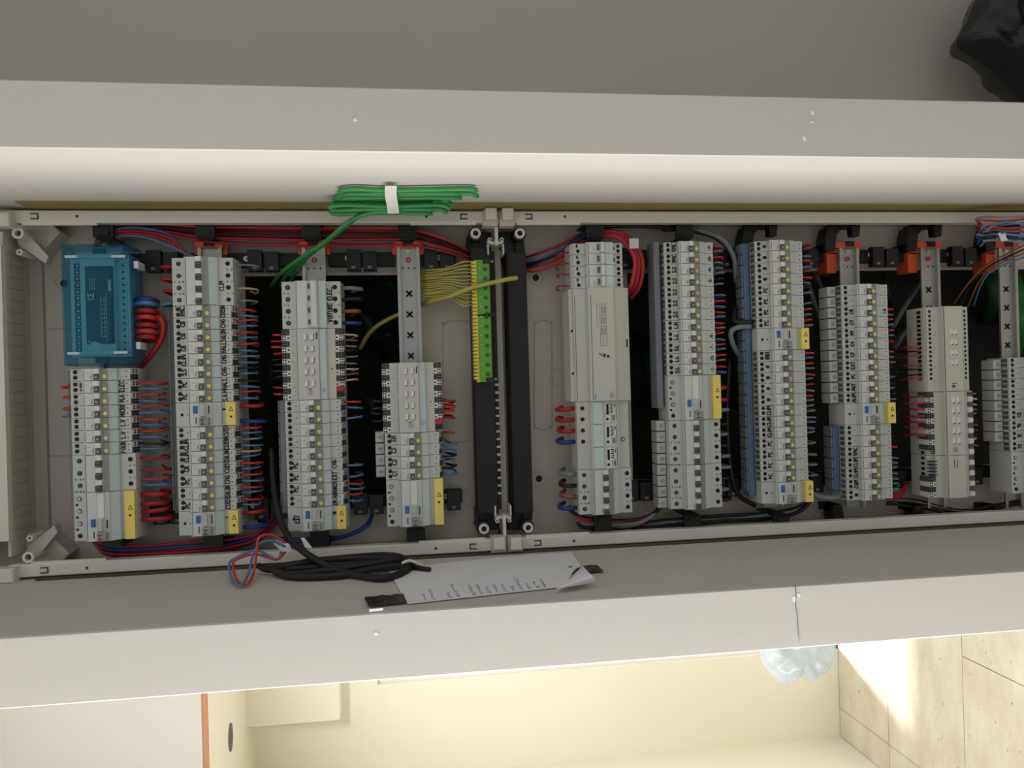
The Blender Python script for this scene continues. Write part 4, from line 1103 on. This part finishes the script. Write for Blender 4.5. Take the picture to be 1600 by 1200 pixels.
# bundle along the upper rim of the upper cabinet
for i, c in enumerate(['r', 'R', 'R', 'k', 'R', 'B', 'R', 'g', 'r', 'R']):
    o = i * 2.9; y = .052 + (i % 3) * .012
    W(jig([(148 + i, 384, .08), (166, 358 + o * .3, y), (240, 351 + o * .5, y), (322, 354 + o * .9, y), (405, 356 + o, y), (490, 357 + o, y), (565, 357 + o, y), (640, 358 + o, y), (690, 372 + o * .8, y), (742, 396 + o * .5, .07)]), .0018, c,
      f'{nth(1, c)} wire from the top in the bundle along the upper left rim', 'wires in the upper rim bundle')
for i, c in enumerate(['b', 'R', 'R', 'b']):
    W(jig([(150 + i * 3, 380, .07), (180, 360 + i * 3, .045), (225, 356 + i * 5, .045), (265, 368 + i * 5, .05), (292 + i * 4, 402, .05)]), .0022, c,
      f'{nth(3, c)} wire from the top curving from the blue unit to the second column', 'wires curving to the second column')
# bundle along the lower rim of the upper cabinet
for i, c in enumerate(['R', 'b', 'R', 'B', 'r', 'B', 'R', 'b', 'R']):
    o = i * 2.6; y = .05 + (i % 3) * .012
    W(jig([(146, 846, .06), (168, 852 + o * .7, y), (235, 852 + o * .9, y), (310, 846 + o, y), (360, 842 + o * .8, y), (405, 830 + o * .6, y), (432, 800 + o, .075)]), .0022, c,
      f'{nth(2, c)} wire from the top in the bundle along the lower left rim', 'wires in the lower rim bundle')
for i in range(2):
    W(jig([(438, 842 + i * 4, .07), (470, 843 + i * 4, .06), (530, 838 + i * 4, .06), (570, 822 + i * 3, .06), (582, 806, .08)]), .0026, 'B', f'{("upper", "lower")[i]} dark blue wire under the lower end of the third column', 'dark blue wires under column three')
# between and beyond the black bars
for i, c in enumerate(['R', 'r', 'R', 'R']):
    W([(738, 396 + i * 4, .092), (765, 401 + i * 3, .092), (790, 404 + i * 3, .092), (818, 408 + i * 2, .092)], .0020, c, f'{nth(4, "r")} wire from the top crossing behind the two black bars', 'red wires behind the bars')
for i, c in enumerate(['R', 'g', 'B', 'k', 'R', 'r']):
    W(jig([(818, 404 + i * 4, .09), (845, 396 + i * 5, .07), (878, 380 + i * 5, .065), (906, 366 + i * 3, .06), (940, 362 + i * 3, .06)]), .0022, c, f'{nth(5, c)} wire from the top fanning from the black bar to the fifth column', 'wires fanning to column five')
for i, c in enumerate(['R', 'R', 'r']):
    W([(930, 362 + i * 4, .05), (962, 362 + i * 4, .04), (990 - i * 4, 378 + i * 4, .035), (1004 - i * 6, 410, .035), (1000 - i * 7, 445, .04), (986 - i * 4, 466 - i * 6, .06)], .0036, c, f'{("outer", "middle", "inner")[i]} thick red wire looping round the top right of the fifth column', 'thick red wires at column five')
MBt = MB(); p = at(989, 381, .030)
MBt.box(p.x - .008, p.x + .008, .026, .0272, p.z - .008, p.z + .007); tag(MBt.build('wire_flag', 'tape_white'), 'white flag on the thick red wires at the fifth column', 'wire flag')
W([(880, 402, .07), (900, 372, .06), (940, 355, .05), (1000, 353, .05), (1060, 358, .05), (1110, 368, .05), (1138, 390, .05), (1150, 430, .06)], .0036, 'k', 'thick black cable along the upper rim of the right cabinet', cat='cable')
W([(1050, 356, .06), (1090, 360, .05), (1125, 372, .045), (1146, 400, .045), (1150, 440, .06)], .0042, 'g', 'thick grey cable bending down between the sixth and seventh columns', cat='cable')
W([(1155, 470, .06), (1146, 496, .04), (1154, 504, .03), (1176, 503, .026)], .0040, 'k', 'black cable end beside the blue busbar', cat='cable')
W([(1158, 560, .06), (1146, 540, .04), (1142, 520, .03), (1152, 512, .026), (1174, 510, .026)], .0042, 'g', 'thick grey cable end looping over the blue busbar', cat='cable')
for i, c in enumerate(['k', 'R', 'r', 'g', 'g', 'k']):
    W(jig([(886 + i * 4, 792, .06), (905, 806 + i * 3, .05), (940, 812 + i * 2.6, .05), (985, 814 + i * 2, .05), (1015, 806 + i, .05), (1032, 792, .06)], 1, .003), .0032, c, f'{nth(7, c)} cable from the top hanging between the feet of columns five and six', 'cables under columns five and six')
for i, c in enumerate(['k', 'g', 'k', 'k']):
    W(jig([(985, 820 + i * 2, .07), (1060, 812 + i * 3, .06), (1130, 806 + i * 3, .06), (1200, 802 + i * 3, .06), (1250, 792 + i * 2, .06), (1275, 768, .06)], 1, .003), .0032, c, f'{nth(8, c)} cable from the top along the lower rim of the right cabinet', 'cables along the lower right rim')
W([(1268, 770, .04), (1280, 776, .03), (1300, 778, .03), (1312, 776, .03)], .0042, 'g', 'thick grey cable end at the foot of the eighth column', cat='cable')
W([(1140, 560, .07), (1136, 640, .07), (1140, 720, .06), (1152, 770, .06), (1180, 790, .06)], .0040, 'k', 'black cable running between the sixth and seventh columns', cat='cable')
for i in range(4):
    W(jig([(1385, 780 + i * 3, .05), (1430, 782 + i * 4, .06), (1500, 796 + i * 3, .06), (1560, 786 + i * 3, .06), (1610, 778 + i * 2, .06)]), .0014, 'k', f'{nth(9, "k")} thin wire from the top along the lower rim under column nine', 'thin black wires under column nine')
for i in range(3):
    W(jig([(1386, 778, .05), (1400, 774 + i * 3, .04), (1412, 764 + i * 3, .05), (1418, 755, .07)], 1), .0022, 'R', f'{nth(11, "R")} wire loop from the top at the foot of the eighth column', 'red loops at foot of column eight')
# thick wires beside the blue unit
for i, (c, v) in enumerate((('B', 468), ('b', 474), ('R', 486), ('r', 496), ('R', 508), ('r', 518), ('R', 527))):
    W([(206, v + 2, .035), (222, v - 1, .022), (238, v, .025), (246, v + 4, .045), (236, v + 6, .07), (214, v + 6, .08)], .0038, c, f'{nth(6, c)} thick wire from the top plugged into the blue-covered unit', 'thick wires at the blue unit')
W([(232, 500, .05), (248, 496, .03), (256, 508, .03), (252, 530, .035), (236, 555, .045), (216, 578, .06)], .0042, 'R', 'long thick red wire arching down beside the blue-covered unit', cat='wire')
# cables inside the wall cavity
for i, (a, b) in enumerate((((540, 470), (600, 560)), ((560, 545), (640, 520)), ((550, 600), (600, 690)), ((400, 480), (430, 700)), ((590, 440), (620, 470)))):
    W([(a[0], a[1], .335), ((a[0] + b[0]) / 2 + 8, (a[1] + b[1]) / 2 - 10, .20), (b[0], b[1], .335)], .007, 'w_dgreen' if i % 2 == 0 else 'w_black', ('dark green cable high in the wall opening between third and fourth columns', 'black cable crossing the wall opening between third and fourth columns', 'dark green cable low in the wall opening between third and fourth columns', 'black cable in the dark gap between second and third columns', 'dark green cable in the wall opening corner beside the bare rail')[i], 'cables in the left wall opening', cat='cable')
for i, (a, b, c) in enumerate((((1395, 512), (1440, 440), 'w_grey'), ((1398, 545), (1425, 505), 'w_grey'), ((1270, 420), (1290, 470), 'w_grey'), ((1380, 425), (1400, 520), 'w_black'), ((1262, 440), (1290, 540), 'w_grey'))):
    W([(a[0], a[1], .14), ((a[0] + b[0]) / 2, (a[1] + b[1]) / 2 - 3, .15), (b[0], b[1], .337)], .0042, c, ('long grey cable slanting between the eighth and ninth columns, upper one', 'short grey cable slanting between the eighth and ninth columns, lower one', 'short grey cable in the opening between seventh and eighth columns', 'black cable in the opening above the ninth column module', 'long grey cable in the opening between seventh and eighth columns')[i], 'cables in the right wall opening', cat='cable')
for i, (u, v) in enumerate(((1585, 440), (1588, 480), (1012, 560), (1150, 560), (1545, 430))):
    W([(u - 14, v - 30, .33), (u, v, .24), (u + 6, v + 34, .24), (u - 4, v + 70, .33)], .014, 'w_green' if i < 2 else 'w_dgreen', ('bright green conduit behind the tenth column rail, upper one', 'bright green conduit behind the tenth column rail, lower one', 'dark green conduit in the dark gap beside the big white box', 'dark green conduit in the dark gap left of the seventh column', 'dark green conduit in the wall opening left of the tenth rail')[i], 'green conduits in the wall opening', cat='conduit')
# loose wires at the upper right
cols = ['g', 'r', 'b', 'b', 'R', 'g', 'n', 'b', 'B', 'k', 'g']
for i, c in enumerate(cols):
    v0 = 346 + i * 3.2
    W(jig([(1534 - (i % 3) * 3, v0 + 8, .0), (1524 + (i * 5) % 17, v0 - 2, -.02), (1540, v0 - 8 + (i % 4) * 3, -.03), (1570, v0 - 8 + (i % 3) * 4, -.035), (1615, 338 + i * 4.4, -.04)], 2, .006), .0019, c, f'{nth(10, c)} loose wire from the top in the tangle at the upper right edge', 'loose wires at the upper right edge')
for i, (c, e) in enumerate((('n', (1490, 475)), ('k', (1496, 486)), ('n', (1512, 480)), ('b', (1521, 478)))):
    W([(1615, 376 + i * 7, -.02), (1575, 396 + i * 5, 0), (1545, 412 + i * 5, .03), ((1545 + e[0]) / 2 - 2, 440 + i * 3, .06), (e[0], e[1], .10)], .0015, c, f'{nth(12, c)} thin wire from the left hanging from the tangle to column nine', 'thin wires hanging from the tangle')
p = at(1567, 370, -.045); mb = MB()
mb.prismy([(p.x + a, p.z + b) for a, b in ((.006, .008), (.004, -.001), (.007, -.004), (-.001, -.006), (-.006, -.009), (-.007, .003))], -.0452, -.0444); tag(mb.build('wire_flag', 'tape_white'), 'crumpled white tape flag on the loose wire tangle', 'wire flag')

# ------------------------------------------------------------------ green-yellow earth terminal strip and its wires
zt = at(752, 500, .02).z; xa, xb = at(752, 407, .02).x, at(752, 597, .02).x; xm = at(752, 493, .02).x
t = empty('earth_terminal_strip', ((xa + xb) / 2, .03, zt)); tag(t, 'bright green and yellow earth terminal strip on the black bar', 'terminal strip'); L = (-(xa + xb) / 2, -.03, -zt)
for a, b in ((xm + .001, xa), (xb, xm - .001)):
    MB().bbox(b if b < a else a, a if b < a else b, .012, .046, zt - .0140, zt + .0045, .001).build('terminal_body', 'term_green', t, L)
    MB().box(min(a, b), max(a, b), .016, .046, zt + .0045, zt + .0085).build('terminal_base', 'term_yellow', t, L)
k = 0; x = xa - .003
while x > xb + .002:
    MB().box(x - .0032, x + .0008, .014, .040, zt + .0060, zt + .0130).build('terminal_tooth', 'term_yellow', t, L); x -= .0055
for k in range(12):
    x = xa - .0145 - k * (xa - xb - .026) / 11
    MB().disc(x, zt - .0070, .0108, .0124, .0030, 14).build('terminal_screw', 'screw_green', t, L)
    MB().disc(x + .0015, zt + .0010, .0114, .0124, .0008, 8).build('test_point', 'white', t, L)
for x in (xa - .0035, xb + .0035):
    MB().box(x - .003, x + .003, .0108, .0130, zt - .0175, zt - .0040).build('end_stop', 'ink', t, L)
    MB().box(x - .001, x + .002, .0102, .0112, zt - .0205, zt - .0165).build('end_hook', 'term_green', t, L)
MB().ring(xm, zt - .0080, .0100, .0122, .0040, .0052, 4).build('clip_frame', 'ink', t, L)
MB().box(xm - .003, xm + .003, .0100, .0122, zt - .0190, zt - .0145).build('end_stop', 'ink', t, L)
for i in range(13):
    v = 409 + i * 5.6; vv = 421 + i * 3.4
    W(jig([(738, v, .026), (722, v + .5, .026), (700, vv - 3 + i * .2, .035), (676, vv + 1, .055), (652, vv + 2, .072), (630, vv + 1, .085)], .8, .002), .0014, 'w_earth', f'{ORD[i + 1]} yellow-green earth wire from the top into the terminal strip', 'earth wires', k=5)
W([(808, 434, .012), (785, 438, .008), (755, 445, .006), (735, 450, .006), (705, 462, .02), (680, 469, .05), (655, 478, .085), (610, 497, .10), (580, 517, .11), (562, 545, .13)], .0036, 'w_earth', 'thick yellow-green earth cable ending above the plain black bar', cat='cable')
W([(738, 472, .03), (710, 466, .035), (685, 463, .05), (660, 476, .08)], .0020, 'w_earth', 'lowest yellow-green earth wire crossing under the thick one', cat='wire')

def WC(pts, r, c, label, **kw): return wire([clear(*p) for p in pts], r, c, label, **kw)
# ------------------------------------------------------------------ taped green cable bundle
g = empty('green_cable_bundle', at(610, 320, -.03)); tag(g, 'bundle of folded green cables taped in white above the cabinet rim', 'cable bundle')
o = g.location
def gpart(pts, r=.0036, m='w_green', name='cable_strand'):
    pp = smooth([clear(*q) - o for q in pts], 6); MB().tube(pp, r, 8).build(name, m, g)
for i, (vb, ul, ur, y) in enumerate(((296, 532, 744, -.058), (303, 530, 746, -.050), (309, 524, 700, -.066), (315, 520, 708, -.056), (321, 516, 704, -.066), (327, 518, 700, -.054))):
    vn = vb + 6
    gpart([(ur, vb + (3 if i < 2 else 5) - 2 * (i == 0), y), (ur - 20, vb - 1, y), (610, vb + 1, y - .002), (ul + 26, vb - 1, y), (ul + 4, vb + 1, y), (ul, vb + 4, y + .006), (ul + 8, vb + 7, y + .010), (ul + 40, vb + 6, y + .008), (610, vb + 5, y + .006), (ur - 24, vb + 6, y + .008)])
for i in range(3):
    gpart([(640 - i * 6, 322 + i * 3, -.06), (590 - i * 4, 328 + i * 2, -.055), (558 - i * 6, 340 + i * 3, -.04), (520 - i * 6, 370 + i * 4, -.005), (482 - i * 8, 400 + i * 3, .035), (462 - i * 12, 424 + i * 2, .07), (452 - i * 14, 446, .12)], .0034)
p0, p1 = clear(611, 291, -.07), clear(613, 334, -.07)
MB().sheet(lambda a, b: Vector((p0.x + (p1.x - p0.x) * a + .0, p0.y - .006 + (p1.y - p0.y) * a + .004 * (2 * a - 1) ** 4 + .0012 * math.sin(7 * a), p0.z + (b - .5) * .0155 + .001 * math.sin(5 * a))) - o, 10, 3).build('white_tape', 'tape_white', g)

# ------------------------------------------------------------------ black cable coil with red and blue pair at the lower rim
g = empty('black_cable', at(530, 890, -.05)); tag(g, 'coiled thick black cable hanging over the lower rim', 'cable'); o = g.location
path = [(424, 700, .05), (428, 760, .035), (436, 805, .01), (452, 840, -.02), (480, 866, -.05), (520, 888, -.07), (560, 899, -.075), (600, 903, -.07), (632, 893, -.065), (640, 880, -.06), (618, 873, -.05), (560, 872, -.04), (500, 876, -.04), (448, 884, -.05),
        (428, 890, -.06), (446, 897, -.07), (500, 893, -.075), (560, 884, -.07), (610, 876, -.06), (628, 872, -.05), (600, 868, -.04), (540, 872, -.03), (470, 880, -.04), (436, 893, -.055), (460, 901, -.07), (530, 899, -.08), (590, 888, -.075), (622, 884, -.066), (650, 884, -.06)]
MB().tube(smooth([clear(*q) - o for q in path], 6), .0050, 9).build('cable', 'black_soft', g)
path2 = [(640, 888, -.062), (600, 880, -.055), (540, 882, -.055), (470, 888, -.055), (420, 890, -.045), (404, 884, -.035)]
MB().tube(smooth([clear(*q) - o for q in path2], 6), .0046, 8).build('cable', 'black_soft', g)
MB().tube(smooth([clear(*q) - o for q in ((628, 880, -.075), (640, 876, -.078), (652, 880, -.076), (664, 886, -.072))], 5), .0022, 6).build('foil_end', 'tape_white', g)
MB().tube(smooth([clear(*q) - o for q in ((640, 885, -.068), (656, 888, -.068), (672, 890, -.066))], 5), .0034, 7).build('cable_end', 'black', g)
p = at(452, 852, -.035)
MB().prismy([(p.x - o.x + a, p.z - o.z + b) for a, b in ((.010, .018), (.004, .022), (-.008, .010), (-.009, -.004), (.002, .000))], -.036 - o.y, -.0352 - o.y).build('wire_flag', 'tape_white', g)
p = at(474, 850, -.05)
MB().prismy([(p.x - o.x + a, p.z - o.z + b) for a, b in ((.008, .004), (.008, -.001), (-.008, -.012), (-.006, -.002))], -.046 - o.y, -.0452 - o.y).build('wire_flag', 'tape_white', g)
for c, d in (('w_red2', 0), ('w_blue', 6)):
    nm = 'red' if c == 'w_red2' else 'blue'
    WC([(446, 848 + d, -.035), (425, 836 + d * 1.5, -.04), (405 + d * .2, 840 + d * 1.6, -.05), (401 - d, 862 + d, -.06), (396 - d * 1.2, 895, -.065), (386 - d * 1.5, 912 + d * .3, -.065), (370 - d * 1.2, 906, -.06), (364 - d, 882, -.05), (374 - d, 872, -.045), (400, 866 - d, -.035), (432, 874, -.035), (446 - d, 862, -.03)], .0019, c, f'{nm} wire looping out over the lower rim beside the black cable', name='wire')

# ------------------------------------------------------------------ sheet of paper taped inside the lower jamb
A, B, C, D = (607, 893), (893, 864), (926, 914), (637, 946)
def pp(s, t):
    u = (A[0] * (1 - s) + B[0] * s) * (1 - t) + (D[0] * (1 - s) + C[0] * s) * t
    v = (A[1] * (1 - s) + B[1] * s) * (1 - t) + (D[1] * (1 - s) + C[1] * s) * t
    p = atx(u, v, XL)
    k = max(0, (s - .82) / .18) * max(0, (t - .35) / .65)
    p.x += .0015 + .003 * math.sin(3.1 * s) * (1 - t) + .022 * k ** 1.3
    p.z += .030 * k * k
    return p
o = atx(760, 905, XL)
ps = empty('paper_sheet', o); tag(ps, 'white handwritten paper sheet taped inside the lower niche jamb', 'paper')
MB().sheet(lambda s, t: pp(s, t) - o, 28, 14).build('sheet', 'paper', ps)
mb = MB()
rl = random.Random(3)
for ln in range(16):
    s0 = .10 + ln * .043
    if ln in (2, 5): continue
    t0, t1 = .96, .96 - rl.uniform(.12, .36)
    tt = t0
    while tt > t1:
        a = pp(s0 + rl.uniform(-.006, .006), tt); b = pp(s0 + rl.uniform(.004, .020), tt - .012); c = pp(s0, tt - .03)
        for q, w in ((a, b), (b, c)):
            dv = (w - q); nn = Vector((1, 0, 0)).cross(dv).normalized() * .0004
            k = len(mb.v); up = Vector((.0005, 0, 0))
            mb.v += [tuple(x - o + up) for x in (q + nn, q - nn, w - nn, w + nn)]; mb.f.append((k, k + 1, k + 2, k + 3))
        tt -= rl.uniform(.03, .055)
mb.build('handwriting', 'print_grey', ps)
def curl(s, t):
    e1 = Vector((868 + 42 * s, 921 - 37 * s)); e2 = Vector((868 + 66 * s, 921 - 12 * s)); q = e1 * (1 - t) + e2 * t
    p = atx(q.x, q.y, XL); p2 = atx(q.x, q.y, XL + .006 + .012 * s * math.sin(math.pi * min(1, t * .9 + .1)))
    return p2 - o
MB().sheet(curl, 12, 10).build('curled_corner', 'paper', ps)
def tape(u0, v0, u1, v1, u2, v2, u3, v3, label):
    q = [atx(*c, XL) for c in ((u0, v0), (u1, v1), (u2, v2), (u3, v3))]; oo = q[0].copy()
    def P(s, t):
        p = (q[0] * (1 - s) + q[1] * s) * (1 - t) + (q[3] * (1 - s) + q[2] * s) * t
        p.x += .0032 + .0012 * noise.noise(p * 120) + .0006 * noise.noise(p * 400)
        return p - oo
    m = MB().sheet(P, 14, 8).build('black_tape', 'tape_black'); m.location = oo
    tag(m, label, 'tape')
tape(569, 937, 630, 931, 636, 945, 576, 951, 'black tape scrap at the lower left corner of the paper')
tape(888, 889, 932, 886, 944, 896, 894, 898, 'black tape scrap at the right edge of the paper')
q = [at(u, v, YP - .0007) for u, v in ((577, 952), (599, 950), (598, 954), (577, 956))]
mb = MB(); mb.prismy([(p.x, p.z) for p in q], YP - .0009, YP - .0001); tag(mb.build('label_scrap', 'paper'), 'tiny white label scrap on the lower post under the black tape', 'label')

# ------------------------------------------------------------------ bags
def bag(name, outline, Y, thick, m, label, seed, wr=.012, N=64):
    P = [at(u, v, Y) for u, v in outline]
    P = smooth(P + [P[0]], 5)[:-1]
    c = sum(P, Vector()) / len(P); n = len(P); R = 14
    mb = MB(); k0 = 0
    def depth(f): return thick * math.sqrt(max(0, 1 - f * f))
    for sgn in (-1, 1):
        base = len(mb.v)
        for r in range(R + 1):
            f = r / R
            for i, p in enumerate(P):
                q = c + (p - c) * f
                w = (abs(noise.noise(q * 14 + Vector((seed, sgn, 0)))) - .2) * wr * 2.2 + abs(noise.noise(q * 34 + Vector((seed, 0, sgn)))) * wr
                mb.v.append((q.x, Y + sgn * (depth(f) + w * (1 - f ** 6)), q.z))
        for r in range(R):
            for i in range(n):
                j = (i + 1) % n; mb.f.append((base + r * n + i, base + r * n + j, base + (r + 1) * n + j, base + (r + 1) * n + i))
    mb.v = [tuple(Vector(v) - c) for v in mb.v]; mb.sm = True
    b = mb.build(name, m); b.location = c
    return tag(b, label, 'bag')
bag('rubbish_bag', [(1494, 62), (1512, 30), (1530, -10), (1570, -60), (1660, -70), (1720, 20), (1700, 140), (1640, 200), (1598, 162), (1560, 120), (1520, 92), (1498, 76)], .20, .07, 'bag_black', 'black plastic bag hanging in the upper right corner', 3, .02)
wb = bag('plastic_bag', [(1186, 1000), (1189, 1030), (1205, 1054), (1226, 1070), (1236, 1069), (1247, 1057), (1268, 1067), (1275, 1060), (1296, 1045), (1306, 1010), (1300, 930), (1270, 850), (1220, 850), (1194, 930)], .40, .03, 'bag_clear', 'crumpled translucent white plastic bag behind the lower post', 9, .012)
